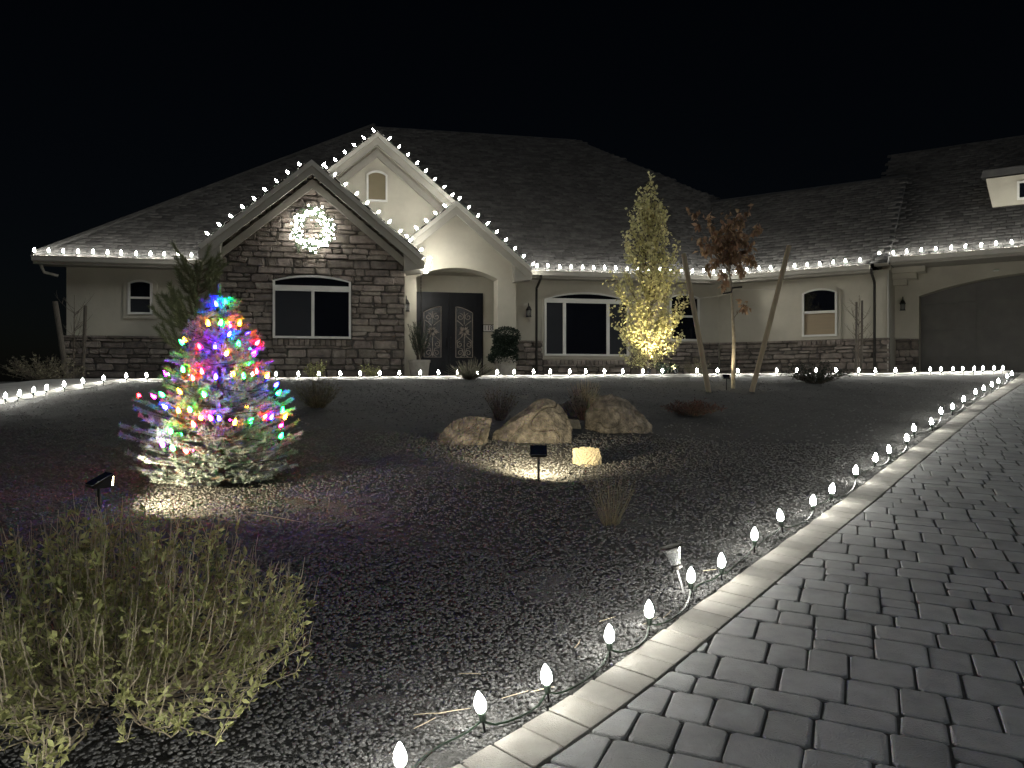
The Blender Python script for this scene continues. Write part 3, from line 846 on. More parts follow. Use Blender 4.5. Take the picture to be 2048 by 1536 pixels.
# flared dormer on the garage roof
dv = 22.47
def dz(px, py): return FW.hit(px, py, dv)
c0 = dz(1985, 414); c1 = dz(1972, 358)
W_ = 2.6
mb = MB()
pf = [(c0[0], c0[1]), (c0[0] + W_, c0[1]), (c0[0] + W_ + 0.15, c1[1]), (c1[0], c1[1])]
mb.hexa([FW.P(u, dv, z) for u, z in pf] + [FW.P(u, dv + 1.6, z + 0.0) for u, z in pf]); dorm = mb.build('dormer', stucco, house)
mb = MB()
mb.hexa([FW.P(c1[0] - 0.10, dv - 0.2, c1[1] + 0.003), FW.P(c1[0] + W_ + 0.35, dv - 0.2, c1[1] + 0.003), FW.P(c1[0] + W_ + 0.35, dv + 2.0, c1[1] + 0.35), FW.P(c1[0] - 0.10, dv + 2.0, c1[1] + 0.35),
         FW.P(c1[0] - 0.06, dv - 0.22, c1[1] + 0.17), FW.P(c1[0] + W_ + 0.35, dv - 0.22, c1[1] + 0.17), FW.P(c1[0] + W_ + 0.35, dv + 2.0, c1[1] + 0.52), FW.P(c1[0] - 0.06, dv + 2.0, c1[1] + 0.52)])
mb.build('dormer_roof', roof_under, dorm)
w0 = dz(2039, 396); w1 = dz(2039, 367)
mb = MB(); bar(mb, FW, w0[0], w0[0] + 0.7, w0[1], w1[1], dv - 0.03, dv - 0.004); mb.build('dormer_window', glass_m, dorm)
mb = MB(); ring(mb, FW, [(w0[0] - 0.05, w0[1] - 0.05), (w0[0] - 0.05, w1[1] + 0.05), (w0[0] + 0.75, w1[1] + 0.05), (w0[0] + 0.75, w0[1] - 0.05)],
                [(w0[0], w0[1]), (w0[0], w1[1]), (w0[0] + 0.7, w1[1]), (w0[0] + 0.7, w0[1])], dv - 0.002, dv - 0.05); mb.build('dormer_window_frame', frame_m, dorm)

# small pale motion sensor on the garage wall
s_u, s_z = FW.hit(1992, 541, G_V - 0.05)
mb = MB(); mb.tube([FW.P(s_u - 0.06, G_V - 0.05, s_z - 0.01), FW.P(s_u - 0.02, G_V - 0.06, s_z), FW.P(s_u + 0.06, G_V - 0.05, s_z + 0.005)], 0.028, 8); mb.build('motion_sensor', frame_m, house)

# downspouts
def downspout(fr, px, v, z0, z1, veave, mat):
    u = fr.hit(px, 600, v - 0.05)[0]
    mb = MB(); mb.tube([fr.P(u, veave - 0.04, z1), fr.P(u, veave + 0.02, z1 - 0.10), fr.P(u, v - 0.06, z1 - 0.28), fr.P(u, v - 0.055, z1 - 0.4), fr.P(u, v - 0.055, z0 + 0.15), fr.P(u, v - 0.18, z0)], 0.032, 8)
    mb.build('downspout', mat, house)
downspout(FA, 1073, V_WALL - 0.07, 0.15, Z_EAVE - 0.12, V_EAVE, metal_dark)
downspout(FA, 398, V_WALL - 0.07, 0.15, Z_EAVE - 0.12, V_EAVE, metal_dark)
downspout(FW, 1749, A_V - 0.07, 0.15, Z_EAVE - 0.12, A_EV, metal_dark)
mb = MB(); u = uA1 - 0.02
mb.tube([FW.P(u, A_V - 0.04, 2.75), FW.P(u, A_V - 0.04, 0.2)], 0.02, 8); mb.build('downspout', gutter_m, house)
mb = MB(); mb.tube([FA.P(uHL + 0.12, V_EAVE + 0.1, Z_EAVE - 0.2), FA.P(uHL + 0.16, V_EAVE + 0.2, Z_EAVE - 0.36), FA.P(uHL + 0.42, V_EAVE + 0.3, Z_EAVE - 0.42)], 0.035, 8); mb.build('downspout', gutter_m, house)

# ------------------------------------------------------------------ walkway
WPX = [(-250, 8.0), (-120, 9.0), (0, 10.0), (80, 11.0), (160, 12.0), (250, 13.0), (320, 13.5), (400, 13.9), (520, 14.1), (850, 14.45), (1250, 14.9), (1560, 15.3), (1800, 15.6), (1960, 15.8), (2020, 15.9)]
WK = np.array([((p - 1024) / FPX * d, d) for p, d in WPX])
_pp = []
for i in range(len(WK) - 1):
    for k in range(6): _pp.append(WK[i] + (WK[i + 1] - WK[i]) * k / 6)
_pp.append(WK[-1])
WE = np.array(_pp)
for _ in range(4): WE[1:-1] = (WE[:-2] + 2 * WE[1:-1] + WE[2:]) / 4
tn = np.gradient(WE, axis=0); tn /= np.linalg.norm(tn, axis=1)[:, None]
nr = np.stack([-tn[:, 1], tn[:, 0]], 1)
far = WE + nr * 1.35
V = []; n = len(WE)
def wk_z(x, y): return float(ground_rel(x, y)) + CZ
mb = MB()
V = []
for i in range(n):
    z = wk_z(*WE[i]) + 0.045
    V += [(WE[i][0], WE[i][1], z - 0.15), (WE[i][0], WE[i][1], z - 0.008), (WE[i][0] + nr[i][0] * 0.012, WE[i][1] + nr[i][1] * 0.012, z), (far[i][0], far[i][1], z + 0.012), (far[i][0], far[i][1], z - 0.15)]
Fc = []
for i in range(n - 1):
    for k in range(4): Fc.append((i * 5 + k, (i + 1) * 5 + k, (i + 1) * 5 + k + 1, i * 5 + k + 1))
walk = mb.add(V, Fc).build('walkway', concrete); tag(walk, kind='structure')

# ------------------------------------------------------------------ driveway
CI = []
cn = np.gradient(CURB, axis=0); cn /= np.linalg.norm(cn, axis=1)[:, None]
cr_ = np.stack([cn[:, 1], -cn[:, 0]], 1)
BW = 0.205
fine = []
for i in range(len(CURB) - 1):
    k = max(2, int(np.linalg.norm(CURB[i + 1] - CURB[i]) / 0.1))
    for q in range(k): fine.append(CURB[i] + (CURB[i + 1] - CURB[i]) * q / k)
fine = np.array(fine + [CURB[-1]])
for _ in range(30): fine[1:-1] = (fine[:-2] + 2 * fine[1:-1] + fine[2:]) / 4
ft = np.gradient(fine, axis=0); ft /= np.linalg.norm(ft, axis=1)[:, None]
fnr = np.stack([ft[:, 1], -ft[:, 0]], 1)
def dz_(X, Y): return plane_z(X, Y) + CZ
# bedding sheet under the pavers
mb = MB()
V = []
for p in fine: V.append((p[0], p[1], dz_(*p) - 0.010)); V.append((26, p[1] - 4, dz_(26, p[1] - 4) - 0.010))
n = len(fine)
mb.add(V, [(2 * i, 2 * i + 1, 2 * i + 3, 2 * i + 2) for i in range(n - 1)])
e0 = fine[-1]
ap = [(e0[0], e0[1]), (26, e0[1] - 4), (26, 15.0), (15.4, 15.2), (9.0, 20.2), (e0[0] - 1.4, 17.1)]
mb.add([(x, y, min(dz_(x, y), 0.125 + 0.012 * x + CZ) - 0.010 + (0.0 if k < 2 else 0.012)) for k, (x, y) in enumerate(ap)], [tuple(range(len(ap)))])
drv = mb.build('driveway', joint_m); tag(drv, kind='structure')
def on_drive(a, b, h): return (a, b, dz_(a, b) + h)
# border course
arc = np.concatenate([[0], np.cumsum(np.linalg.norm(np.diff(fine, axis=0), axis=1))])
s = 0.0; k = 0; nb = 0
edge_rest = MB()
while s < arc[-1] - 0.2:
    w = 0.152 + random.uniform(-0.006, 0.006); g = 0.003
    q = []
    for ss, side in ((s + g, 0), (s + g, 1), (s + w - g, 1), (s + w - g, 0)):
        p = np.array([np.interp(ss, arc, fine[:, 0]), np.interp(ss, arc, fine[:, 1])]); nn = np.array([np.interp(ss, arc, fnr[:, 0]), np.interp(ss, arc, fnr[:, 1])])
        q.append(tuple(p + nn * (BW * side + (random.uniform(-0.006, 0.006) if side == 0 else 0))))
    if area(q) < 0: q = q[::-1]
    mb = MB(); piece(mb, cut_corners(q, 0.006), on_drive, 0.003 + random.uniform(-0.001, 0.001), 0.006, 0.005, rough=0.0005)
    mb.build('border_paver', border_m, drv); s += w
# field pavers
ang = R(24.6)
e1 = np.array([math.sin(ang), math.cos(ang)]); e2 = np.array([math.cos(ang), -math.sin(ang)])
inner = fine + fnr * (BW + 0.006)
def clip_curb(poly):
    c = np.mean(poly, 0)
    j = int(np.argmin(np.sum((inner - c) ** 2, 1)))
    return clip_poly(poly, tuple(inner[j]), tuple(-fnr[j]))
pv = []
p0 = -2.2
while p0 < 17.5:
    far_ = p0 > 9
    dep = random.choice((0.225, 0.225, 0.165, 0.21, 0.15))
    q0 = -4 - random.uniform(0, 0.2)
    while q0 < 9.5:
        w = random.choice((0.165, 0.165, 0.19, 0.215, 0.25)) if dep > 0.17 else random.choice((0.16, 0.22, 0.26))
        sub = [(p0, dep)]
        if dep > 0.19 and random.random() < 0.16: sub = [(p0, dep / 2), (p0 + dep / 2, dep / 2)]
        for (pp, dd) in sub:
            cen = e1 * (pp + dd / 2) + e2 * (q0 + w / 2)
            rx = cen[0] / max(cen[1], 0.1)
            if cen[1] > 0.7 and cen[0] < 8.0 + 0.35 * cen[1] and cen[1] < 15.6 and cen[0] > float(curb_x(cen[1])) + 0.05:
                g = 0.0038
                poly = [tuple(e1 * a + e2 * b) for a, b in ((pp + g, q0 + g), (pp + g, q0 + w - g), (pp + dd - g, q0 + w - g), (pp + dd - g, q0 + g))]
                if area(poly) < 0: poly = poly[::-1]
                poly = [(x + random.uniform(-0.004, 0.004), y + random.uniform(-0.004, 0.004)) for x, y in poly]
                poly = clip_curb(poly)
                if len(poly) > 2 and area(poly) > 0.002:
                    pv.append((cen[1] ** 2 / max(area(poly), 0.004), poly, rx < 0.68 and cen[1] > 2.4))
        q0 += w
    p0 += dep
pv.sort(key=lambda x: (not x[2], x[0]))
rest = MB()
for k, (_, poly, vis) in enumerate(pv):
    mb = MB() if k < 300 else rest
    q = cut_corners(poly, 0.013)
    if len(q) < 4: continue
    tlt = random.uniform(-0.002, 0.003)
    piece(mb, q, on_drive, tlt, 0.008, 0.007, rough=0.0006, crown=0.0004)
    if k < 300: mb.build('paver', paver_m, drv, smooth=False)
tag(rest.build('far_pavers', paver_m, drv), kind='stuff')

# ------------------------------------------------------------------ gravel
def rand_rot(n):
    q = rng.standard_normal((n, 4)); q /= np.linalg.norm(q, axis=1)[:, None]
    w, x, y, z = q.T
    return np.stack([np.stack([1 - 2 * (y * y + z * z), 2 * (x * y - z * w), 2 * (x * z + y * w)], 1), np.stack([2 * (x * y + z * w), 1 - 2 * (x * x + z * z), 2 * (y * z - x * w)], 1), np.stack([2 * (x * z - y * w), 2 * (y * z + x * w), 1 - 2 * (x * x + y * y)], 1)], 1)
ph = (1 + 5 ** 0.5) / 2
ICO = np.array([(-1, ph, 0), (1, ph, 0), (-1, -ph, 0), (1, -ph, 0), (0, -1, ph), (0, 1, ph), (0, -1, -ph), (0, 1, -ph), (ph, 0, -1), (ph, 0, 1), (-ph, 0, -1), (-ph, 0, 1)], float) / math.sqrt(1 + ph * ph)
ICF = np.array([(0, 11, 5), (0, 5, 1), (0, 1, 7), (0, 7, 10), (0, 10, 11), (1, 5, 9), (5, 11, 4), (11, 10, 2), (10, 7, 6), (7, 1, 8), (3, 9, 4), (3, 4, 2), (3, 2, 6), (3, 6, 8), (3, 8, 9), (4, 9, 5), (2, 4, 11), (6, 2, 10), (8, 6, 7), (9, 8, 1)])
_p = ICO[2] / np.linalg.norm(ICO[2]); _q = Vector(_p).rotation_difference(Vector((0, 0, -1)))
ICO = np.array([tuple(_q @ Vector(v)) for v in ICO])
ICF = ICF[~(ICF == 2).any(1)]          # the underside is never seen
def scatter(n, y0, y1, smin, smax):
    Y = np.sqrt(rng.uniform(y0 * y0, y1 * y1, n)); X = rng.uniform(-0.72, 0.70, n) * Y
    ok = X < curb_x(Y) - 0.012
    return X[ok], Y[ok], rng.uniform(smin, smax, ok.sum())
parts = [scatter(52000, 1.9, 4.6, 0.005, 0.0125), scatter(44000, 4.6, 8.2, 0.0065, 0.015), scatter(9000, 8.2, 14.2, 0.009, 0.018)]
X = np.concatenate([p[0] for p in parts]); Y = np.concatenate([p[1] for p in parts]); S = np.concatenate([p[2] for p in parts])
# keep off the walkway
we_y = np.interp(X, WE[:, 0], WE[:, 1]); ok = Y < we_y - 0.05
X, Y, S = X[ok], Y[ok], S[ok]
Z = ground_rel(X, Y) + CZ + S * 0.02
n = len(X)
Rm = rand_rot(n)
base = ICO[None] * (1 + rng.uniform(-0.22, 0.22, (n, 12, 1))) * np.stack([np.ones(n), rng.uniform(0.55, 0.9, n), rng.uniform(0.32, 0.52, n)], 1)[:, None, :]
yaw = rng.uniform(0, 6.28, n); tl = rng.normal(0, 0.2, n)
cy_, sy_ = np.cos(yaw), np.sin(yaw); ct, st = np.cos(tl), np.sin(tl)
bx = base[..., 0]; by = base[..., 1] * ct[:, None] - base[..., 2] * st[:, None]; bz = base[..., 1] * st[:, None] + base[..., 2] * ct[:, None]
Vp = np.stack([(bx * cy_[:, None] - by * sy_[:, None]) * S[:, None] + X[:, None], (bx * sy_[:, None] + by * cy_[:, None]) * S[:, None] + Y[:, None], bz * S[:, None] + Z[:, None]], 2).reshape(-1, 3)
Tp = (ICF[None] + (np.arange(n) * 12)[:, None, None]).reshape(-1, 3)
grav = fast_obj('gravel', Vp, Tp, pebble_m, None, smooth=True)
tag(grav, 'brown gravel mulch spread over the sloping front yard', 'gravel', kind='stuff')

# ------------------------------------------------------------------ bulbs and strings
def bulb_mesh(k=1.0):
    mb = MB(); mb.lathe([(0.009 * k, 0), (0.0175 * k, 0.008 * k), (0.0215 * k, 0.026 * k), (0.0185 * k, 0.046 * k), (0.0105 * k, 0.064 * k), (0.0025 * k, 0.078 * k)], 8)
    me = bpy.data.meshes.new('bulb'); me.from_pydata(mb.v, [], mb.f); me.polygons.foreach_set('use_smooth', np.ones(len(me.polygons), bool)); return me
def sock_mesh():
    mb = MB(); mb.lathe([(0.012, -0.034), (0.0135, -0.03), (0.0135, -0.004), (0.0095, 0.002)], 8)
    me = bpy.data.meshes.new('socket'); me.from_pydata(mb.v, [], mb.f); me.materials.append(sock_m); return me
BM = bulb_mesh(); BM.materials.append(white_b)
BE = bulb_mesh(1.12); BE.materials.append(eave_b)
CBM = {}
for k_, m_ in colour_b.items():
    CBM[k_] = bulb_mesh(0.62); CBM[k_].materials.append(m_)
SM = sock_mesh()
stk_mb = MB(); stk_mb.tube([(0, 0, -0.14), (0, 0, -0.03)], [0.003, 0.006], 5)
STK = bpy.data.meshes.new('stake'); STK.from_pydata(stk_mb.v, [], stk_mb.f); STK.materials.append(black_m)
def bulb_at(parent, p, d, me, stake=False, jit=0.12):
    d = Vector(d) + Vector((random.gauss(0, jit), random.gauss(0, jit), random.gauss(0, jit * 0.5))); d.normalize()
    q = Vector((0, 0, 1)).rotation_difference(d)
    for nm, m in (('bulb', me), ('socket', SM)) + ((('stake', STK),) if stake else ()):
        o = bpy.data.objects.new(nm, m); put(o, parent, tuple(p)); o.rotation_mode = 'QUATERNION'; o.rotation_quaternion = q
def along(pts, spacing, start=0.0):
    pts = [Vector(p) for p in pts]; out = []; s = start; acc = 0
    for a, b in zip(pts[:-1], pts[1:]):
        L = (b - a).length
        while s <= acc + L: out.append(a + (b - a) * ((s - acc) / L)); s += spacing
        acc += L
    return out
def roof_string(label, paths):
    """paths: list of (points, up direction, spacing, start)"""
    root = empty('light_string', tuple(paths[0][0][0]), label, 'string lights', 'white bulb strings clipped along the roof edges')
    for pts, up, sp_, st_ in paths:
        up = Vector(up).normalized()
        for p in along(pts, sp_, st_):
            bulb_at(root, p + up * 0.05 + Vector((random.gauss(0, .006), 0, random.gauss(0, .004))), up, BE)
        cp = []
        for p in along(pts, sp_ / 4, st_):
            cp.append(p + up * (0.028 - 0.012 * random.random()))
        if len(cp) > 1:
            mb = MB(); mb.tube(cp, 0.005, 5); mb.build('cord', cord_m, root)
    return root
ev = lambda fr, px, v, z: fr.P(fr.hit(px, 505, v)[0], v, z)
zb_e = Z_EAVE + 0.015
roof_string('white bulbs along the level left eave beside the stone gable', [([ev(FA, 68, V_EAVE - 0.1, zb_e), ev(FA, 396, V_EAVE - 0.1, zb_e)], (0, 0, 1), 0.305, 0.0)])
def rake_pts(g, side, f0, f1):
    a, b, nn = g[side]
    o = -FA.m * 0.04
    return [a + (b - a) * f0 + o, a + (b - a) * f1 + o], nn
p1, n1 = rake_pts(sg, 0, 1.0, 0.03); p2, n2 = rake_pts(sg, 1, 0.05, 0.99)
drop = [FA.P(su + 2.58 + 0.03, 18.35, 3.0), FA.P(su + 2.58 - 0.04, 18.45, 2.66)]
roof_string('white bulbs up both rakes of the stone gable with the wreath', [(p1, n1, 0.325, 0.33), (p2, n2, 0.325, 0.1), (drop, FA.t, 0.07, 0.0)])
p1, n1 = rake_pts(ug, 0, 0.42, 0.0); p2, n2 = rake_pts(ug, 1, 0.03, 0.53)
roof_string('white bulbs on the tallest gable above the tan vent', [(p1, n1, 0.31, 0.1), (p2, n2, 0.305, 0.2)])
p1, n1 = rake_pts(eg, 0, 0.78, 0.03); p2, n2 = rake_pts(eg, 1, 0.0, 0.99)
roof_string('white bulbs on the entry gable over the arched porch', [(p1, n1, 0.305, 0.1), (p2, n2, 0.305, 0.02)])
eA = [ev(FA, 1072, V_EAVE - 0.1, zb_e), FA.P(corner(V_EAVE - 0.1, A_EV - 0.1).dot(FA.t), V_EAVE - 0.1, zb_e), FW.P(FW.hit(1735, 522, A_EV - 0.1)[0], A_EV - 0.1, zb_e)]
roof_string('white bulbs along the long level eave behind the yellow tree', [(eA, (0, 0, 1), 0.305, 0.02)])
eB = [FW.P(FW.hit(1757, 509, gB_EV - 0.1)[0], gB_EV - 0.1, gB_Z + 0.015), FW.P(6.2, gB_EV - 0.1, gB_Z + 0.015)]
roof_string('white bulbs along the higher garage eave', [(eB, (0, 0, 1), 0.305, 0.02)])

def ground_string(label, spots, cordpts):
    root = empty('pathway_light_string', tuple(spots[0]), label, 'string lights', 'white bulb strings staked along the ground')
    for p in spots:
        bulb_at(root, Vector(p) + Vector((0, 0, 0.075)), (0, 0, 1), BM, stake=True, jit=0.09)
    cp = []
    for a, b in zip(cordpts[:-1], cordpts[1:]):
        a = Vector(a); b = Vector(b); L = (b - a).length
        k = max(2, min(9, int(L / 0.05)))
        side = Vector((b.y - a.y, a.x - b.x, 0)).normalized() * random.uniform(-0.07, 0.07)
        for q in range(k):
            t = q / k; c = a + (b - a) * t + side * math.sin(math.pi * t)
            c.z = gz(c.x, c.y) + 0.012 + 0.03 * (1 - math.sin(math.pi * t)) ** 3
            cp.append(c)
    if len(cp) > 1:
        mb = MB(); mb.tube(cp, 0.0045, 5); mb.build('cord', cord_m, root)
    return root
# along the drive: bulb centres picked from the photograph
DB = [(808, 1512), (963, 1410), (1103, 1350), (1219, 1268), (1319, 1221), (1382, 1153), (1445, 1122), (1509, 1070), (1562, 1032), (1626, 1001), (1672, 977), (1711, 941), (1750, 916), (1779, 899), (1815, 876), (1828, 856), (1875, 843), (1882, 822), (1905, 813), (1927, 798), (1951, 784), (1968, 776), (1984, 769), (1999, 762), (2014, 752), (2024, 747)]
spots = []
for px, py in DB:
    h = ghit(px, py, 0.11)
    cx = float(curb_x(h.y)) - 0.05
    if h.x > cx: h.x = cx; h.z = gz(h.x, h.y)
    spots.append(tuple(h))
x0, y0 = spots[0][0], spots[0][1]
back = []
for i in range(1, 9):
    y = y0 - 0.27 * i
    if y < 0.35: break
    x = float(curb_x(y)) - 0.16; back.append((x, y, gz(x, y)))
spots = back[::-1] + spots
ground_string('white bulbs on stakes along the paver driveway edge', spots, spots)
WB = [27, 56, 83, 119, 158, 199, 246, 289, 334, 376, 418, 462, 508, 555, 597, 638, 682, 722, 761, 800, 838, 878, 916, 953, 990, 1025, 1063, 1101, 1138, 1173, 1208, 1245, 1282, 1320, 1393, 1431, 1471, 1513, 1548, 1588, 1630, 1669, 1711, 1748, 1786, 1824, 1857, 1878, 1901, 1921, 1943, 1961, 1983, 2000]
spots = []
for px in [-60, -30, 0] + WB:
    rx = (px - 1024) / FPX
    j = np.argmin(np.abs(WE[:, 0] / WE[:, 1] - rx))
    k = min(max(j, 1), len(WE) - 2)
    # refine on the neighbouring segments
    best = None
    for a, b in ((k - 1, k), (k, k + 1)):
        for t in np.linspace(0, 1, 11):
            p = WE[a] + (WE[b] - WE[a]) * t; e = abs(p[0] / p[1] - rx)
            if best is None or e < best[0]: best = (e, p, nr[k])
    p = best[1] - best[2] * 0.07
    spots.append((p[0], p[1], gz(p[0], p[1])))
ground_string('white bulbs on stakes along the concrete walkway edge before the house', spots, spots)

# ------------------------------------------------------------------ foliage helpers
def leaf_geo(P, D, size, width=0.45, fold=0.25, jitter=0.35):
    """diamond leaves: P base points, D directions (unit), size lengths"""
    n = len(P)
    D = D / np.linalg.norm(D, axis=1)[:, None]
    ref = rng.standard_normal((n, 3)); W = np.cross(D, ref); W /= np.linalg.norm(W, axis=1)[:, None]
    Nn = np.cross(D, W)
    L = (size * rng.uniform(1 - jitter, 1 + jitter, n))[:, None]
    a = P; m = P + D * L * 0.45
    l = m + W * L * width * 0.5 + Nn * L * fold * 0.3; r = m - W * L * width * 0.5 + Nn * L * fold * 0.3; t = P + D * L
    V = np.stack([a, l, t, r], 1).reshape(-1, 3)
    b = np.arange(n)[:, None] * 4
    T = np.concatenate([b + np.array([[0, 1, 2]]), b + np.array([[0, 2, 3]])], 0)
    return V, T
def needle_geo(path, nper, length, ang=0.9, w=0.0022):
    """needles set round a twig path (k,3)"""
    path = np.asarray(path, float)
    seg = np.diff(path, axis=0); sl = np.linalg.norm(seg, axis=1); tot = sl.sum()
    n = max(6, int(nper * tot))
    s = rng.uniform(0, tot, n); cum = np.concatenate([[0], np.cumsum(sl)])
    k = np.clip(np.searchsorted(cum, s) - 1, 0, len(seg) - 1)
    f = ((s - cum[k]) / np.maximum(sl[k], 1e-6))[:, None]
    P = path[k] + seg[k] * f; T = seg[k] / np.maximum(sl[k], 1e-6)[:, None]
    ref = rng.standard_normal((n, 3)); W = np.cross(T, ref); W /= np.linalg.norm(W, axis=1)[:, None]
    D = T * math.cos(ang) + W * math.sin(ang)
    S = np.cross(D, rng.standard_normal((n, 3))); S /= np.linalg.norm(S, axis=1)[:, None]
    L = (length * rng.uniform(0.75, 1.2, n))[:, None]
    V = np.stack([P + S * w, P - S * w, P + D * L], 1).reshape(-1, 3)
    return V, np.arange(len(V)).reshape(-1, 3)
class Acc:
    def __init__(s): s.V = []; s.T = []; s.n = 0
    def add(s, V, T): s.V.append(V); s.T.append(T + s.n); s.n += len(V)
    def build(s, name, mat, parent=None): return fast_obj(name, np.concatenate(s.V), np.concatenate(s.T), mat, parent)
def bez(a, b, c, n=6):
    t = np.linspace(0, 1, n)[:, None]
    a, b, c = (np.array(x, float) for x in (a, b, c))
    return (1 - t) ** 2 * a + 2 * t * (1 - t) * b + t * t * c

# ------------------------------------------------------------------ spruce with coloured lights
tb = ghit(440, 968); TX, TY, TZ = tb
TH = (968 - 590) / FPX * TY
spr = empty('spruce_tree', tuple(tb), 'small blue spruce wrapped in coloured lights', 'tree')
mb = MB(); mb.tube([(TX, TY, TZ - 0.05), (TX, TY, TZ + TH * 0.5), (TX - 0.005, TY, TZ + TH + 0.05)], [0.035, 0.022, 0.012], 8); mb.build('trunk', bark_m, spr)
leader = MB(); leader.tube([(TX - 0.005, TY, TZ + TH + 0.01), (TX - 0.006, TY, TZ + TH + 0.075)], 0.014, 8); leader.build('cut_leader', surf('cut_wood', (0.42, 0.2, 0.09), (0.3, 0.14, 0.06), scale=30, rough=0.8), spr)
def spruce_r(h):   # radius over height fraction
    return float(np.interp(h, [0, 0.08, 0.22, 0.4, 0.6, 0.78, 0.9, 1.0], [0.40, 0.54, 0.60, 0.50, 0.36, 0.23, 0.12, 0.05]))
acc = Acc(); tw = MB()
nb_ = 0
for lvl in np.linspace(0.02, 0.99, 23):
    cnt = int(5 + 9 * spruce_r(lvl) / 0.6)
    for k in range(cnt):
        a = 2 * math.pi * (k + random.random() * 0.8) / cnt + lvl * 9
        r = spruce_r(lvl) * random.uniform(0.72, 1.12)
        if math.cos(a) < -0.4 and lvl < 0.3: r *= 1.12
        z0 = TZ + lvl * TH * 0.97
        rise = 0.10 * r + 0.22 * r * lvl + (0.02 if lvl > 0.1 else -0.02)
        ax = np.array([math.cos(a), math.sin(a), 0])
        p = bez((TX, TY, z0), np.array([TX, TY, z0]) + ax * r * 0.55 + [0, 0, -0.02 * r], np.array([TX, TY, z0]) + ax * r + [0, 0, rise], 6)
        p[:, 2] = np.maximum(p[:, 2], TZ + 0.03)
        tw.tube([tuple(x) for x in p], [0.007, 0.006, 0.005, 0.004, 0.003, 0.002], 4, caps=False)
        acc.add(*needle_geo(p[1:], 1500, 0.022, 0.95, 0.0024))
        side = np.array([-ax[1], ax[0], 0])
        m_ = int(2 + r * 13)
        for q in range(m_):
            t = random.uniform(0.3, 0.95); c = p[int(t * 5)] + (p[min(5, int(t * 5) + 1)] - p[int(t * 5)]) * (t * 5 % 1)
            sg_ = 1 if q % 2 else -1
            L = random.uniform(0.07, 0.135) * (1.15 - 0.45 * t)
            d = ax * 0.75 + side * sg_ * random.uniform(0.45, 0.9) + np.array([0, 0, random.uniform(-0.1, 0.45)])
            d /= np.linalg.norm(d)
            e = bez(c, c + d * L * 0.5, c + d * L + np.array([0, 0, 0.012]), 4)
            e[:, 2] = np.maximum(e[:, 2], TZ + 0.02)
            tw.tube([tuple(x) for x in e], [0.003, 0.0025, 0.002, 0.0015], 3, caps=False)
            acc.add(*needle_geo(e, 1500, 0.021, 0.95, 0.0024))
acc.build('crown', spruce_m, spr); tw.build('branches', bark_m, spr)
cb = [('blue', 702, 160), ('green', 758, 150), ('green', 718, 272), ('red', 785, 285), ('orange', 835, 275), ('orange', 650, 275), ('green', 500, 388), ('orange', 512, 374), ('red', 603, 412), ('blue', 690, 415), ('orange', 753, 452), ('green', 830, 398), ('red', 935, 390), ('purple', 915, 455), ('green', 500, 552), ('red', 615, 565), ('red', 562, 600), ('blue', 695, 595), ('green', 862, 590), ('orange', 795, 578), ('red', 940, 562), ('orange', 995, 590), ('purple', 405, 575), ('red', 240, 705), ('pink', 335, 710), ('green', 385, 700), ('orange', 487, 685), ('blue', 403, 772), ('orange', 475, 797), ('green', 543, 790), ('green', 630, 700), ('pink', 672, 840), ('blue', 717, 842), ('orange', 610, 835), ('orange', 805, 870), ('green', 895, 858), ('red', 980, 832), ('blue', 1022, 835), ('orange', 1103, 835), ('green', 1090, 795), ('green', 425, 920), ('purple', 380, 1000), ('green', 445, 1022), ('red', 527, 1035), ('red', 570, 880), ('green', 1080, 950), ('pink', 1070, 890), ('blue', 770, 340), ('blue', 1050, 640), ('green', 1060, 690)]
ctree = empty('coloured_light_string', (TX, TY, TZ + 0.3), 'multicoloured bulb string wound round the blue spruce', 'string lights')
cps = []
for kcol, x, y in cb:
    px, py = 200 + x / 3, 560 + y / 3
    r = ray(px, py)
    d = TY
    for _ in range(4):
        z = CZ + r.z * d; h = min(max((z - TZ) / TH, 0), 1); dx = r.x * d - TX; rr = spruce_r(h) * 0.97
        d = TY - math.sqrt(max(rr * rr - dx * dx, 0.0))
    p = Vector((r.x * d, d, CZ + r.z * d))
    out_ = Vector((p.x - TX, p.y - TY, 0.25)); out_.normalize()
    bulb_at(ctree, p, out_ * 0.8 + Vector((0, 0, 0.6)), CBM[kcol], jit=0.3); cps.append(p)
for i in range(9):      # bulbs on the far side of the same string
    a = math.pi * (0.15 + 0.7 * random.random()); h = 0.15 + 0.08 * i; rr = spruce_r(h) * 0.95
    bulb_at(ctree, Vector((TX + rr * math.cos(a), TY + rr * math.sin(a), TZ + h * TH)), (math.cos(a), math.sin(a), 0.6), CBM[random.choice(list(CBM))], jit=0.3)
cps.sort(key=lambda p: -p.z)
mb = MB(); cpath = []
for i in range(140):
    t = i / 139; h = 0.96 - 0.84 * t; a = t * 2 * math.pi * 7; rr = spruce_r(h) * 0.9
    cpath.append((TX + rr * math.cos(a), TY + rr * math.sin(a), TZ + h * TH + 0.015 * math.sin(i * 1.7)))
mb.tube(cpath, 0.0028, 4); mb.build('cord', cord_m, ctree)

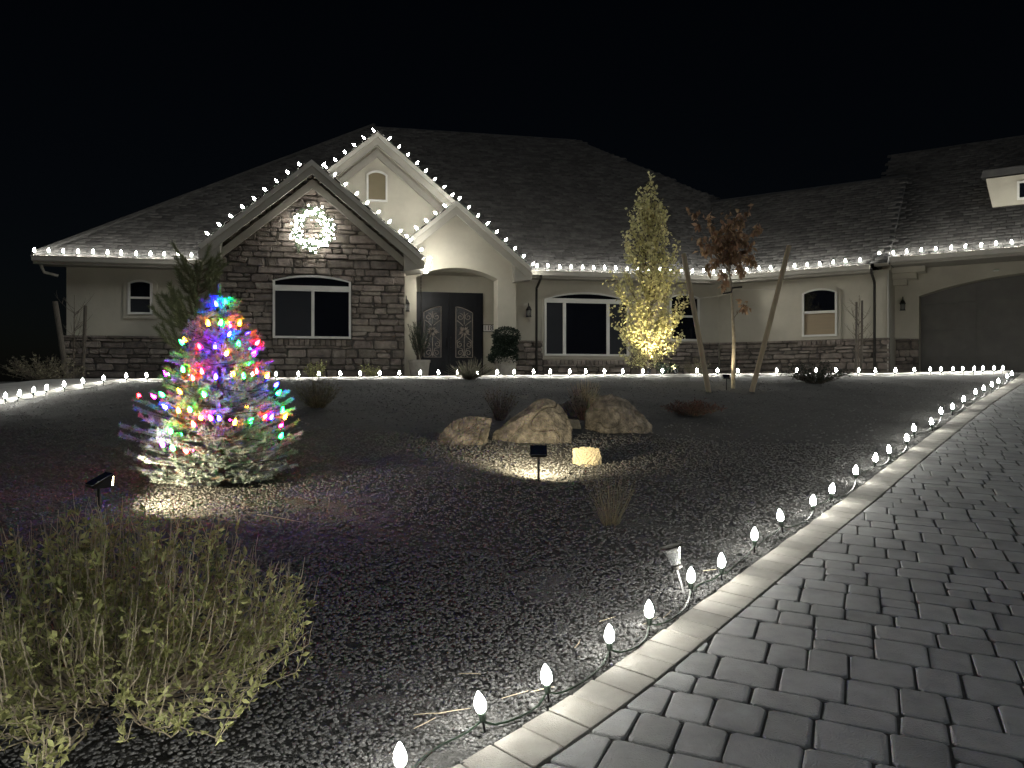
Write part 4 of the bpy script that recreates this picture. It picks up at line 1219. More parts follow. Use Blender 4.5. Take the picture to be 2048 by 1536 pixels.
# ------------------------------------------------------------------ wreath
WV = S_V - 0.12
wc = FA.hit(626, 460, WV); WR = 0.385
wreath = empty('wreath', tuple(FA.P(wc[0], WV, wc[1] - 0.55)), 'evergreen wreath studded with white lights on the stone gable', 'wreath')
acc = Acc(); tw = MB()
for k in range(190):
    a = random.uniform(0, 2 * math.pi); r = WR + random.gauss(0, 0.06); vv = WV + random.uniform(-0.06, 0.03)
    b = a + random.uniform(0.15, 0.45); r2 = r + random.uniform(-0.12, 0.14)
    p = [FA.P(wc[0] + r * math.cos(a), vv, wc[1] + r * math.sin(a)), FA.P(wc[0] + r2 * math.cos(b), vv - random.uniform(0, 0.08), wc[1] + r2 * math.sin(b))]
    pth = bez(p[0], (p[0] + p[1]) / 2, p[1], 3)
    acc.add(*needle_geo(pth, 380, 0.05, 0.75, 0.004)); tw.tube([tuple(x) for x in pth], 0.005, 4, caps=False)
acc.build('foliage', surf('wreath_needle', (0.07, 0.12, 0.06), (0.035, 0.065, 0.035), scale=10, rough=0.6, island=0.3), wreath); tw.build('twigs', bark_m, wreath)
mb = MB(); mb.tube([FA.P(wc[0] + WR * math.cos(2 * math.pi * q / 32), WV, wc[1] + WR * math.sin(2 * math.pi * q / 32)) for q in range(33)], 0.03, 6); mb.build('ring', cord_m, wreath)
MBM = MB(); MBM.lathe([(0.005, 0), (0.014, 0.006), (0.017, 0.018), (0.011, 0.032), (0.001, 0.042)], 6)
ml = bpy.data.meshes.new('bulb'); ml.from_pydata(MBM.v, [], MBM.f); ml.materials.append(wreath_b)
for k in range(150):
    a = 2 * math.pi * (k + random.random()) / 150; r = WR + random.gauss(0, 0.085); r = min(max(r, WR - 0.15), WR + 0.165)
    p = FA.P(wc[0] + r * math.cos(a), WV - random.uniform(0.05, 0.11), wc[1] + r * math.sin(a))
    o = bpy.data.objects.new('bulb', ml); put(o, wreath, tuple(p)); o.rotation_euler = (R(90) + random.uniform(-.7, .7), random.uniform(-.7, .7), random.uniform(0, 6))

# ------------------------------------------------------------------ wall lanterns, house number, rain chain
def lantern(fr, px, py_top, py_bot, v, label, arm=0.0):
    u, zt = fr.hit(px, py_top, v - 0.12); zb = fr.hit(px, py_bot, v - 0.12)[1]; H = zt - zb; k = H / 0.5
    C = lambda z: fr.P(u, v - 0.13 * k, zb + z * k)
    root = empty('wall_lantern', tuple(fr.P(u, v, zb)), label, 'lantern', 'unlit bronze wall lanterns')
    mb = MB(); mb.lathe([(0.055 * k, 0), (0.055 * k, 0.015), (0.03 * k, 0.02)], 12, fr.P(u, v - 0.002, zb + 0.30 * k), axis=-fr.m); mb.build('wall_plate', metal_dark, root)
    mb = MB(); mb.tube([fr.P(u, v - 0.01, zb + 0.30 * k), fr.P(u, v - 0.05 * k, zb + 0.44 * k), fr.P(u, v - 0.09 * k, zb + 0.495 * k), fr.P(u, v - 0.13 * k, zb + 0.47 * k), C(0.40)], 0.011 * k, 6); mb.build('arm', metal_dark, root)
    mb = MB(); mb.lathe([(0.10 * k, 0.235 * k), (0.105 * k, 0.25 * k), (0.075 * k, 0.30 * k), (0.06 * k, 0.345 * k), (0.03 * k, 0.375 * k), (0.012 * k, 0.40 * k), (0.012 * k, 0.42 * k)], 14, C(0)); mb.build('cap', metal_dark, root, smooth=True)
    mb = MB(); mb.lathe([(0.03 * k, 0.0), (0.098 * k, 0.004 * k), (0.10 * k, 0.022 * k), (0.075 * k, 0.03 * k)], 14, C(0)); mb.build('base_ring', metal_dark, root)
    mb = MB(); mb.lathe([(0.072 * k, 0.032 * k), (0.078 * k, 0.13 * k), (0.082 * k, 0.232 * k)], 14, C(0)); mb.build('glass_shade', clear_m, root, smooth=True)
    for q in range(4):
        a = q * math.pi / 2 + 0.5
        mb = MB(); mb.tube([C(0.02) + Vector((math.cos(a), math.sin(a), 0)) * 0.088 * k, C(0.24) + Vector((math.cos(a), math.sin(a), 0)) * 0.095 * k], 0.006 * k, 5); mb.build('cage_bar', metal_dark, root)
    return root
lantern(FA, 813, 591, 623, E_V, 'bronze lantern beside the stone gable, at the arch edge')
lantern(FA, 1058, 605, 634, V_WALL, 'bronze lantern between the clipped topiary and the wide window')
lantern(FW, 1805, 593, 621, G_V, 'bronze lantern beside the dark garage arch')

hs0 = FA.hit(965, 649, PB); hs1 = FA.hit(992, 664, PB)
hu0, hz1 = hs0; hz0 = FA.hit(965, 664, PB)[1]; hu1 = hu0 + 0.42
num = empty('house_number_sign', tuple(FA.P(hu0, PB, hz0)), 'black framed white tile house number beside the front doors', 'sign')
mb = MB(); bar(mb, FA, hu0, hu1, hz0, hz1, PB - 0.03, PB - 0.002); mb.build('frame', black_m, num)
tw_ = (hu1 - hu0 - 0.04) / 4
for q, ch in enumerate('1181'):
    a = hu0 + 0.02 + q * tw_
    mb = MB(); bar(mb, FA, a + 0.002, a + tw_ - 0.002, hz0 + 0.02, hz1 - 0.02, PB - 0.036, PB - 0.0305); mb.build('tile', tile_w, num)
    cu = bpy.data.curves.new('digit', 'FONT'); cu.body = ch; cu.size = (hz1 - hz0) * 0.95; cu.align_x = 'CENTER'; cu.align_y = 'CENTER'; cu.extrude = 0.002
    to = bpy.data.objects.new('tmp', cu); COL.objects.link(to)
    bpy.context.view_layer.update()
    me = bpy.data.meshes.new_from_object(to.evaluated_get(bpy.context.evaluated_depsgraph_get()))
    bpy.data.objects.remove(to)
    me.materials.clear(); me.materials.append(black_m)
    o = bpy.data.objects.new('digit', me); put(o, num, tuple(FA.P(a + tw_ / 2, PB - 0.0385, (hz0 + hz1) / 2)))
    o.rotation_euler = (R(90), 0, FA.a)

rc = FA.hit(842, 530, 18.5)
mb = MB(); zt = 2.72; z = zt; q = 0
while z > 0.35:
    c = FA.P(rc[0], 18.5, z)
    ax = FA.t if q % 2 else FA.m
    mb.tube([c + ax * 0.012 * math.cos(2 * math.pi * s_ / 8) + Vector((0, 0, 0.026 * math.sin(2 * math.pi * s_ / 8))) for s_ in range(9)], 0.0045, 4, caps=False)
    z -= 0.038; q += 1
ch = mb.build('rain_chain', metal_dark); tag(ch, 'dark rain chain hanging from the stone gable corner', 'rain chain')

# ------------------------------------------------------------------ planters with clipped evergreens
def pot(px0, px1, py_top, v, label, style):
    uc = FA.hit((px0 + px1) / 2, py_top, v)
    w = FA.hit(px1, py_top, v)[0] - FA.hit(px0, py_top, v)[0]
    zt = uc[1]; c = FA.P(uc[0], v, 0.0); z0 = gz(c.x, c.y) + 0.02; c.z = z0; H = zt + CZ - z0
    root = empty('planter', tuple(c), label, 'planter', 'concrete planters at the porch')
    r = w / 2
    prof = [(r * 0.74, 0.0), (r * 0.78, 0.02)]
    if style:
        prof += [(r * 0.88, H * 0.55), (r * 0.9, H * 0.70), (r * 0.96, H * 0.71), (r * 0.96, H * 0.76), (r * 0.91, H * 0.77), (r * 0.93, H * 0.86), (r * 1.0, H * 0.88), (r * 1.0, H), (r * 0.9, H), (r * 0.88, H * 0.9), (0.01, H * 0.9)]
    else:
        prof += [(r * 0.94, H * 0.86), (r * 1.0, H * 0.87), (r * 1.0, H), (r * 0.92, H), (r * 0.88, H * 0.9), (0.01, H * 0.9)]
    mb = MB(); mb.lathe(prof, 28, c); mb.build('pot', pot_m, root, smooth=False)
    mb = MB(); mb.lathe([(r * 0.87, H * 0.905), (r * 0.5, H * 0.93), (0.01, H * 0.94)], 20, c); mb.build('soil', soil_m, root)
    return root, c + Vector((0, 0, H * 0.92)), r
r1_, c1_, rr1 = pot(816, 861, 720, 18.3, 'tapered concrete planter at the foot of the rain chain', 0)
r2_, c2_, rr2 = pot(987, 1032, 718, 18.3, 'banded concrete planter with a full clipped topiary, right of the doors', 1)
# spiral topiary in the banded planter
acc = Acc()
def blob_leaves(c, rx, rz, n, size):
    d = rng.standard_normal((n, 3)); d /= np.linalg.norm(d, axis=1)[:, None]
    rad = rng.uniform(0.72, 1.04, n)[:, None]
    P = np.array(c) + d * rad * np.array([rx, rx, rz]); D = d + rng.standard_normal((n, 3)) * 0.6
    return leaf_geo(P, D, size, 0.5)
for dzz, rx, rz_, ox in ((0.08, 0.36, 0.18, -0.04), (0.27, 0.31, 0.16, 0.0), (0.45, 0.29, 0.17, 0.02), (0.60, 0.33, 0.20, 0.04)):
    acc.add(*blob_leaves(c2_ + FA.t * ox + Vector((0, 0, dzz)), rx, rz_, 2600, 0.042))
acc.build('crown', topiary_m, r2_)
mb = MB(); mb.tube([c2_ - Vector((0, 0, 0.05)), c2_ + Vector((0, 0, 0.7))], 0.02, 6); mb.build('trunk', bark_m, r2_)
# thin loose evergreen in the tapered planter, with its support cane
acc = Acc(); tw = MB()
for k in range(70):
    a = random.uniform(0, 6.28); L = random.uniform(0.35, 0.95); ln = random.uniform(0.02, 0.30)
    p = bez(c1_, c1_ + Vector((math.cos(a) * ln * 0.6, math.sin(a) * ln * 0.6, L * 0.5)), c1_ + Vector((math.cos(a) * ln, math.sin(a) * ln, L)), 6)
    tw.tube([tuple(x) for x in p], 0.004, 3, caps=False); acc.add(*needle_geo(p[2:], 110, 0.06, 0.6, 0.005))
acc.build('crown', surf('loose_evergreen', (0.05, 0.07, 0.045), (0.03, 0.045, 0.03), scale=8, rough=0.7, island=0.3), r1_); tw.build('stems', twig_dark, r1_)
mb = MB(); mb.tube([c1_ + FA.t * 0.02 - FA.m * 0.1, c1_ - FA.t * 0.09 - FA.m * 0.12 + Vector((0, 0, 0.58))], 0.012, 6); mb.build('support_cane', pale_bark, r1_)

# ------------------------------------------------------------------ boulders
import bmesh
def boulder(pts, base, label, seed, mat=boulder_m, name='boulder', rough=0.007, depth=0.45, cuts=5, size=None):
    """faceted rock: hull of corner points (px, py, metres behind the front foot), then roughened"""
    rs = np.random.default_rng(seed)
    c = ghit(*base); d0 = c.y
    P = []
    for px, py, off in pts:
        d = d0 + off; P.append(Vector(((px - 1024) / FPX * d, d, CZ + (768 - py) / FPX * d)))
    cx = sum((p for p in P), Vector()) / len(P)
    for p in list(P):                        # the unseen back and the buried foot
        P.append(Vector((cx.x + (p.x - cx.x) * 0.8, p.y + depth * random.uniform(0.7, 1.0), c.z - 0.1 + (p.z - c.z + 0.1) * 0.6)))
    ym = max(q[1] for q in pts); yt = min(q[1] for q in pts)
    for (px, py, off), p in zip(pts, P[:len(pts)]):      # the foot goes straight into the gravel
        if py > yt + 0.55 * (ym - yt): P.append(Vector((p.x, p.y + 0.02, gz(p.x, p.y) - 0.12)))
    bm = bmesh.new()
    for p in P: bm.verts.new(p)
    r = bmesh.ops.convex_hull(bm, input=bm.verts)
    bmesh.ops.delete(bm, geom=[g for g in set(r['geom_interior']) | set(r['geom_unused']) if isinstance(g, bmesh.types.BMVert)], context='VERTS')
    for _ in range(cuts):
        bmesh.ops.subdivide_edges(bm, edges=bm.edges[:], cuts=1, use_grid_fill=True)
        bmesh.ops.triangulate(bm, faces=bm.faces[:]) if _ == 0 else None
    bm.normal_update()
    from mathutils import noise
    off = Vector(rs.uniform(0, 50, 3))
    L = (max(p.x for p in P) - min(p.x for p in P))
    for v in bm.verts:
        q = v.co + off
        k = noise.fractal(q * (2.2 / L), 1.0, 2.0, 3) * 0.014 * L
        rdg = abs(noise.noise(q * (3.2 / L))) ; k -= 0.028 * L * max(0, 0.045 - rdg) / 0.045       # cracks
        k += noise.fractal(q * (20 / L), 0.7, 2.1, 4) * rough
        v.co += v.normal * k
    me = bpy.data.meshes.new(name); bm.to_mesh(me); bm.free(); me.materials.append(mat)
    vs = np.array([v.co for v in me.vertices]); o0 = vs.mean(0); o0[2] = vs[:, 2].min()
    me.transform(Matrix.Translation(-Vector(o0)))
    o = bpy.data.objects.new(name, me); put(o, None, tuple(o0))
    return tag(o, label, name, 'boulders in the gravel bed' if name == 'boulder' else 'small rocks by the boulders')
boulder([(874, 888, .1), (880, 868, .1), (905, 842, .15), (940, 832, .2), (984, 836, .2), (968, 868, .05), (955, 890, 0), (905, 892, 0)], (925, 890), 'low dark boulder left of the big peaked boulder', 3)
boulder([(980, 886, .14), (984, 866, .16), (1012, 846, .2), (1056, 818, .22), (1078, 797, .2), (1096, 797, .22), (1118, 808, .25), (1140, 838, .2), (1146, 860, .15), (1122, 868, .05), (1060, 886, 0), (1032, 889, 0), (1062, 826, .04), (1090, 822, .05)], (1045, 887), 'big peaked boulder with a split face behind the solar spotlight', 11)
boulder([(1108, 848, .1), (1112, 815, .1), (1135, 802, .1), (1160, 800, .12), (1158, 825, .05), (1140, 846, 0)], (1135, 832), 'rounded dark boulder tucked behind the big peaked one', 5)
boulder([(1170, 842, .2), (1170, 826, .2), (1194, 793, .25), (1224, 790, .25), (1254, 800, .25), (1285, 828, .2), (1304, 850, .2), (1282, 856, .1), (1215, 868, .0), (1196, 858, .03), (1212, 815, .08), (1240, 812, .1)], (1225, 866), 'broad tan boulder sloping down to its right', 22)
lrock = surf('pale_limestone', (0.50, 0.43, 0.29), (0.36, 0.31, 0.21), scale=14, rough=0.9, bump=0.8, bscale=60)
boulder([(1135, 858, .02), (1138, 838, .03), (1158, 840, .03), (1163, 858, .0), (1148, 860, 0)], (1148, 858), 'small pale square rock between the two largest boulders', 8, mat=lrock, name='rock', rough=0.005, depth=0.12, cuts=3)
boulder([(1146, 922, .04), (1146, 897, .06), (1168, 893, .06), (1198, 896, .06), (1203, 915, .05), (1184, 932, 0), (1160, 928, 0)], (1172, 930), 'pale yellow rock lit by the solar spotlight', 15, mat=lrock, name='rock', rough=0.006, depth=0.16, cuts=3)

# ------------------------------------------------------------------ solar spotlights
def spotlight(px, py_base, label, aim, power, k=1.0, tilt=None, cone=95, group='solar spotlights in the yard', yaw=0.0):
    b = ghit(px, py_base)
    root = empty('solar_spotlight', tuple(b), label, 'spotlight', group)
    H = 0.20 * k
    mb = MB(); mb.tube([b + Vector((0, 0, -0.06)), b + Vector((0, 0, 0.02)), b + Vector((0, 0, H))], [0.004, 0.011, 0.011], 8); mb.build('stake', black_m, root)
    aim = Vector(aim).normalized()
    side = aim.cross(Vector((0, 0, 1))).normalized(); fl = Vector((0, 0, 1)).cross(side).normalized()   # horizontal forward
    c = b + Vector((0, 0, H + 0.02))
    # wedge head: panel slopes down towards the back
    w, l = 0.07 * k, 0.065 * k
    def Q(s, f, z): return c + side * s * w + fl * f * l + Vector((0, 0, z * k))
    mb = MB(); mb.hexa([Q(-0.8, -0.8, -0.03), Q(0.8, -0.8, -0.03), Q(0.8, 0.8, -0.03), Q(-0.8, 0.8, -0.03), Q(-1, -1, -0.012), Q(1, -1, -0.012), Q(1, 1, 0.058), Q(-1, 1, 0.058)]); mb.build('head', black_m, root)
    mb = MB(); mb.hexa([Q(-0.93, -0.93, -0.008), Q(0.93, -0.93, -0.008), Q(0.93, 0.93, 0.057), Q(-0.93, 0.93, 0.057), Q(-0.93, -0.93, -0.004), Q(0.93, -0.93, -0.004), Q(0.93, 0.93, 0.061), Q(-0.93, 0.93, 0.061)]); mb.build('solar_panel', solar_m, root)
    mb = MB(); mb.hexa([Q(-0.7, 1.0, -0.018), Q(0.7, 1.0, -0.018), Q(0.7, 1.06, -0.018), Q(-0.7, 1.06, -0.018), Q(-0.7, 1.04, 0.04), Q(0.7, 1.04, 0.04), Q(0.7, 1.08, 0.04), Q(-0.7, 1.08, 0.04)]); mb.build('lens', spot_lens, root)
    ld = bpy.data.lights.new('lamp', 'SPOT'); ld.energy = power; ld.spot_size = R(cone); ld.spot_blend = 0.7; ld.color = (1.0, 0.85, 0.56); ld.shadow_soft_size = 0.03
    lo = bpy.data.objects.new('lamp', ld); put(lo, root, tuple(Q(0, 1.35, 0.012)))
    lo.rotation_euler = (-aim).to_track_quat('Z', 'Y').to_euler()
    return root
spotlight(1077, 962, 'black solar spotlight lighting the gravel before the boulders', (0.03, 1, -0.55), 75, 1.0, cone=150)
spotlight(198, 1037, 'black solar spotlight lighting the foot of the spruce', (0.70, 0.72, 0.0), 130, 1.0, cone=120)

spotlight(1453, 778, 'black solar spotlight between the stakes of the brown-leaved tree', (0.03, 0.6, 0.95), 45, 0.85, cone=85)

# unlit solar path torch leaning by the drive
tb2 = ghit(1367, 1186)
tt = Vector((-0.26, 0.10, 1)).normalized()
torch = empty('solar_path_light', tuple(tb2), 'leaning unlit solar path light with flared ribbed shade', 'path light')
mb = MB(); mb.tube([tb2 - tt * 0.05, tb2 + tt * 0.13], 0.006, 6); mb.build('stake', surf('steel_stake', (0.5, 0.5, 0.5), (0.4, 0.4, 0.4), rough=0.3, metal=0.9), torch)
mb = MB(); mb.lathe([(0.012, 0.12), (0.03, 0.128), (0.032, 0.142), (0.028, 0.15)], 14, tb2, axis=tt); mb.build('collar', metal_dark, torch)
mb = MB()
prof = [(0.027, 0.15), (0.033, 0.18), (0.042, 0.215), (0.052, 0.235)]
mb.lathe(prof, 14, tb2, axis=tt); mb.build('shade', clear_m, torch)
mb = MB(); mb.lathe([(0.054, 0.236), (0.066, 0.243), (0.060, 0.25), (0.02, 0.252)], 14, tb2, axis=tt); mb.build('top_plate', metal_dark, torch)

# ------------------------------------------------------------------ yellow aspen with its uplights
at = Vector(((1297 - 1024) / FPX * 15.75, 15.75, 0)); at.z = gz(at.x, at.y)
AH = (752 - 350) / FPX * at.y
asp = empty('aspen_tree', tuple(at), 'tall narrow tree with yellow leaves lit from below', 'tree')
prof_h = [0, 0.04, 0.09, 0.2, 0.38, 0.5, 0.62, 0.75, 0.86, 0.94, 1.0]
prof_r = [0.15, 0.44, 0.60, 0.72, 0.80, 0.80, 0.72, 0.56, 0.38, 0.20, 0.05]
mb = MB(); br = MB(); accA = Acc()
mb.tube([at - Vector((0, 0, 0.1)), at + Vector((0.02, 0, AH * 0.4)), at + Vector((0.06, 0, AH * 0.92))], [0.035, 0.024, 0.006], 7); mb.build('trunk', pale_bark, asp)
P_, D_ = [], []
for k in range(165):
    h0 = 0.02 + 0.78 * random.random() ** 1.15
    a = random.uniform(0, 6.283)
    h1 = min(1.0, h0 + random.uniform(0.10, 0.28)); r1 = np.interp(h1, prof_h, prof_r) * random.uniform(0.35, 1.12)
    p = bez(at + Vector((0.05 * h0, 0, AH * h0)), at + Vector((math.cos(a) * r1 * 0.8, math.sin(a) * r1 * 0.8, AH * (h0 + 0.3 * (h1 - h0)))), at + Vector((math.cos(a) * r1, math.sin(a) * r1, AH * h1)), 8)
    br.tube([tuple(x) for x in p], np.linspace(0.008, 0.002, 8), 4, caps=False)
    m_ = int(14 + 62 * (1 - h0) ** 1.3)
    t = rng.uniform(1.2, 7, m_); i0 = np.minimum(t.astype(int), 6); q = p[i0] + (p[i0 + 1] - p[i0]) * (t - i0)[:, None]
    q = q + rng.normal(0, 0.035, q.shape); P_.append(q); D_.append(rng.standard_normal(q.shape) + np.array([0, 0, -0.35]))
for (hx, hz, dx) in ((0.05, 0.95, 0.0), (-0.14, 0.88, -0.05), (0.27, 0.84, 0.1), (0.14, 0.90, 0.05), (-0.30, 0.74, -0.1), (-0.46, 0.60, -0.25), (-0.62, 0.48, -0.45), (0.36, 0.70, 0.1)):   # upright leading shoots and stray side twigs
    p = bez(at + Vector((hx * 0.3, 0, AH * (hz - 0.3))), at + Vector((hx * 0.9, 0, AH * (hz - 0.15))), at + Vector((hx + dx * 0.3, 0, AH * (hz + 0.06))), 9)
    br.tube([tuple(x) for x in p], np.linspace(0.007, 0.002, 9), 4, caps=False)
    t = rng.uniform(0.5, 8, 46); i0 = np.minimum(t.astype(int), 7); q = p[i0] + (p[i0 + 1] - p[i0]) * (t - i0)[:, None] + rng.normal(0, 0.03, (46, 3)); P_.append(q); D_.append(rng.standard_normal(q.shape) + np.array([0, 0, -0.3]))
_P = np.concatenate(P_); _h = (_P[:, 2] - at.z) / AH
V, T = leaf_geo(_P, np.concatenate(D_), 0.046 + 0.030 * np.clip(_h, 0, 1), 0.85, 0.2)
br.build('branches', bark_m, asp); fast_obj('crown', V, T, aspen_m, asp)
def uplight(p, aim, power, label, colr=(1.0, 0.83, 0.44)):
    root = empty('garden_uplight', tuple(p), label, 'spotlight', 'small uplights under the yellow tree')
    aim = Vector(aim).normalized()
    mb = MB(); mb.tube([p - Vector((0, 0, 0.05)), p + Vector((0, 0, 0.07))], 0.008, 6); mb.build('stake', black_m, root)
    c = p + Vector((0, 0, 0.09))
    mb = MB(); mb.lathe([(0.028, -0.05), (0.034, -0.04), (0.042, 0.05), (0.042, 0.055)], 12, c, axis=aim); mb.build('head', black_m, root)
    mb = MB(); mb.lathe([(0.036, 0.0555), (0.036, 0.058)], 12, c, axis=aim); mb.build('lens', spot_lens, root)
    ld = bpy.data.lights.new('lamp', 'SPOT'); ld.energy = power; ld.spot_size = R(75); ld.spot_blend = 0.8; ld.color = colr; ld.shadow_soft_size = 0.03
    lo = bpy.data.objects.new('lamp', ld); put(lo, root, tuple(c + aim * 0.07)); lo.rotation_euler = (-aim).to_track_quat('Z', 'Y').to_euler()
uplight(Vector((at.x - 0.10, at.y - 0.62, gz(at.x, at.y - 0.62))), (0.05, 0.42, 1), 260, 'black uplight at the foot of the yellow tree trunk')
p_ = Vector(((1352 - 1024) / FPX * 15.1, 15.1, 0)); p_.z = gz(p_.x, p_.y)
uplight(p_, (-0.42, 0.35, 1), 360, 'black uplight right of the yellow tree, tilted towards it')

# ------------------------------------------------------------------ staked tree with dead brown leaves
bt = ghit(1466, 772) ; bd = 12.9
bt = Vector(((1466 - 1024) / FPX * bd, bd, 0)); bt.z = gz(bt.x, bt.y)
def at_px(px, py, d): return Vector(((px - 1024) / FPX * d, d, CZ + (768 - py) / FPX * d))
btree = empty('brown_leaf_tree', tuple(bt), 'young staked tree holding dead brown leaves', 'tree')
mb = MB(); mb.tube([bt - Vector((0, 0, 0.05)), at_px(1468, 680, bd), at_px(1463, 578, bd), at_px(1455, 520, bd)], [0.034, 0.03, 0.022, 0.016], 8); mb.build('trunk', pale_bark, btree)
br = MB(); P_, D_ = [], []
tips = [(1375, 412), (1405, 425), (1440, 430), (1462, 405), (1490, 420), (1508, 408), (1380, 470), (1398, 500), (1520, 445), (1512, 480), (1430, 470), (1470, 455), (1492, 465), (1415, 455), (1410, 545), (1445, 585), (1490, 555), (1515, 530), (1450, 500), (1480, 505)]
for (tx, ty) in tips:
    d = bd + random.uniform(-0.35, 0.35)
    e = at_px(tx, ty, d); b0 = at_px(1458, 545 - random.uniform(0, 40), bd); mid = (b0 + e) / 2 + Vector((random.uniform(-.1, .1), random.uniform(-.05, .05), random.uniform(-.05, .08)))
    p = bez(b0, mid, e, 8); br.tube([tuple(x) for x in p], np.linspace(0.011, 0.0025, 8), 4, caps=False)
    for s_ in range(4):
        i0 = random.randint(2, 6); q0 = p[i0]; q1 = q0 + np.array([random.uniform(-.16, .16), random.uniform(-.14, .14), random.uniform(-.05, .16)])
        pp = bez(q0, (q0 + q1) / 2 + [0, 0, .02], q1, 5); br.tube([tuple(x) for x in pp], 0.0025, 3, caps=False)
        m_ = 11; t = rng.uniform(0.5, 4, m_); k0 = np.minimum(t.astype(int), 3); q = pp[k0] + (pp[k0 + 1] - pp[k0]) * (t - k0)[:, None]; P_.append(q + rng.normal(0, .012, q.shape)); D_.append(rng.standard_normal(q.shape) * 0.6 + np.array([0, 0, -1.0]))
    t = rng.uniform(3, 7, 9); k0 = np.minimum(t.astype(int), 6); q = p[k0] + (p[k0 + 1] - p[k0]) * (t - k0)[:, None]; P_.append(q + rng.normal(0, .02, q.shape)); D_.append(rng.standard_normal(q.shape) * 0.6 + np.array([0, 0, -1.0]))
e = at_px(1490, 610, bd - 0.05); P_.append(np.array(e)[None] + rng.normal(0, .05, (26, 3))); D_.append(rng.standard_normal((26, 3)) * 0.5 + np.array([0, 0, -1.0]))
p = bez(at_px(1466, 640, bd), at_px(1480, 615, bd - 0.03), e, 5); br.tube([tuple(x) for x in p], 0.004, 4, caps=False)
br.build('branches', bark_m, btree); V, T = leaf_geo(np.concatenate(P_), np.concatenate(D_), 0.105, 0.52, 0.5); fast_obj('crown', V, T, brown_m, btree)
def stake(a, b, r, label, group, mat=None):
    mb = MB(); a = Vector(a); b = Vector(b)
    mb.tube([a - (b - a).normalized() * 0.2, (a + b) / 2 + Vector((0.008, 0, 0)), b], [r, r * 0.97, r * 0.93], 10); o = mb.build('tree_stake', mat or stake_m); return tag(o, label, 'stake', group)
sb1 = ghit(1417, 771); sb2 = ghit(1504, 766)
sb1 = Vector(((1417 - 1024) / FPX * 12.3, 12.3, 0)); sb1.z = gz(sb1.x, 12.3); sb2 = Vector(((1504 - 1024) / FPX * 12.5, 12.5, 0)); sb2.z = gz(sb2.x, 12.5)
stake(sb1, at_px(1367, 508, 12.7), 0.042, 'round wooden stake of the brown-leaved tree, leaning towards the yellow tree', 'round wooden tree stakes')
stake(sb2, at_px(1578, 492, 12.9), 0.042, 'round wooden stake of the brown-leaved tree, leaning towards the garage', 'round wooden tree stakes')
mb = MB(); mb.tube([at_px(1385, 598, 12.55), at_px(1425, 594, 12.75), at_px(1461, 586, bd - 0.05), at_px(1470, 578, bd - 0.06), at_px(1500, 580, 12.8), at_px(1552, 578, 12.75)], 0.005, 4); mb.build('tie_wire', gutter_m, btree)
mb = MB(); mb.tube([at_px(1446, 588, bd - 0.07), at_px(1463, 584, bd - 0.06), at_px(1464, 576, bd - 0.06), at_px(1484, 574, bd - 0.07)], 0.016, 5); mb.build('rubber_tie', black_m, btree)

# ------------------------------------------------------------------ bare saplings with stakes
def sapling(pxs, d, y_top, label, stakes, n=16, spread=0.35):
    px, = pxs
    b = Vector(((px - 1024) / FPX * d, d, 0)); b.z = gz(b.x, b.y); H = CZ + (768 - y_top) / FPX * d - b.z
    root = empty('bare_sapling', tuple(b), label, 'tree', 'leafless saplings by the house wall')
    mb = MB(); mb.tube([b, b + Vector((0.02, 0, H * 0.5)), b + Vector((0.03, 0, H))], [0.018, 0.012, 0.004], 6); mb.build('trunk', twig_dark, root)
    mb = MB()
    for k in range(n):
        h = random.uniform(0.25, 0.85); a = random.uniform(0, 6.28); L = random.uniform(0.4, 1.0) * spread
        p0 = b + Vector((0.025 * h, 0, H * h)); p1 = p0 + Vector((math.cos(a) * L, math.sin(a) * L, L * 1.1))
        p = bez(p0, (p0 + p1) / 2 + Vector((math.cos(a) * L * 0.2, 0, -0.03)), p1, 5); mb.tube([tuple(x) for x in p], [0.006, 0.005, 0.004, 0.003, 0.002], 4, caps=False)
        for s_ in range(2):
            q0 = Vector(p[2 + s_]); q1 = q0 + Vector((random.uniform(-.15, .15), random.uniform(-.15, .15), random.uniform(.05, .2))); mb.tube([q0, q1], [0.003, 0.0015], 3, caps=False)
    mb.build('branches', twig_dark, root)
    return root
sapling((146,), 14.8, 590, 'leafless sapling before the left end of the house', None, 26, 0.4)
dark_stake_m = surf('dark_stake_wood', (0.13, 0.115, 0.095), (0.085, 0.075, 0.062), scale=14, rough=0.9)  # darker, greyer tone than the other stake wood
def st_px(x0, y0, x1, y1, d, r, label):
    a = Vector(((x0 - 1024) / FPX * d, d, 0)); a.z = gz(a.x, d); return stake(a, at_px(x1, y1, d), r, label, 'round wooden tree stakes', dark_stake_m)
st_px(134, 758, 110, 603, 14.6, 0.05, 'thick slanting stake at the left corner of the house')
st_px(164, 758, 171, 611, 15.2, 0.035, 'thin dark stake beside the leafless sapling left of the small window')
sapling((1716,), 17.6, 590, 'leafless sapling between the arched blind window and the garage', None, 22, 0.45)
st_px(1711, 750, 1713, 604, 17.4, 0.026, 'shorter of two upright stakes beside the garage sapling')
st_px(1722, 750, 1724, 601, 17.8, 0.028, 'taller of two upright stakes beside the garage sapling')

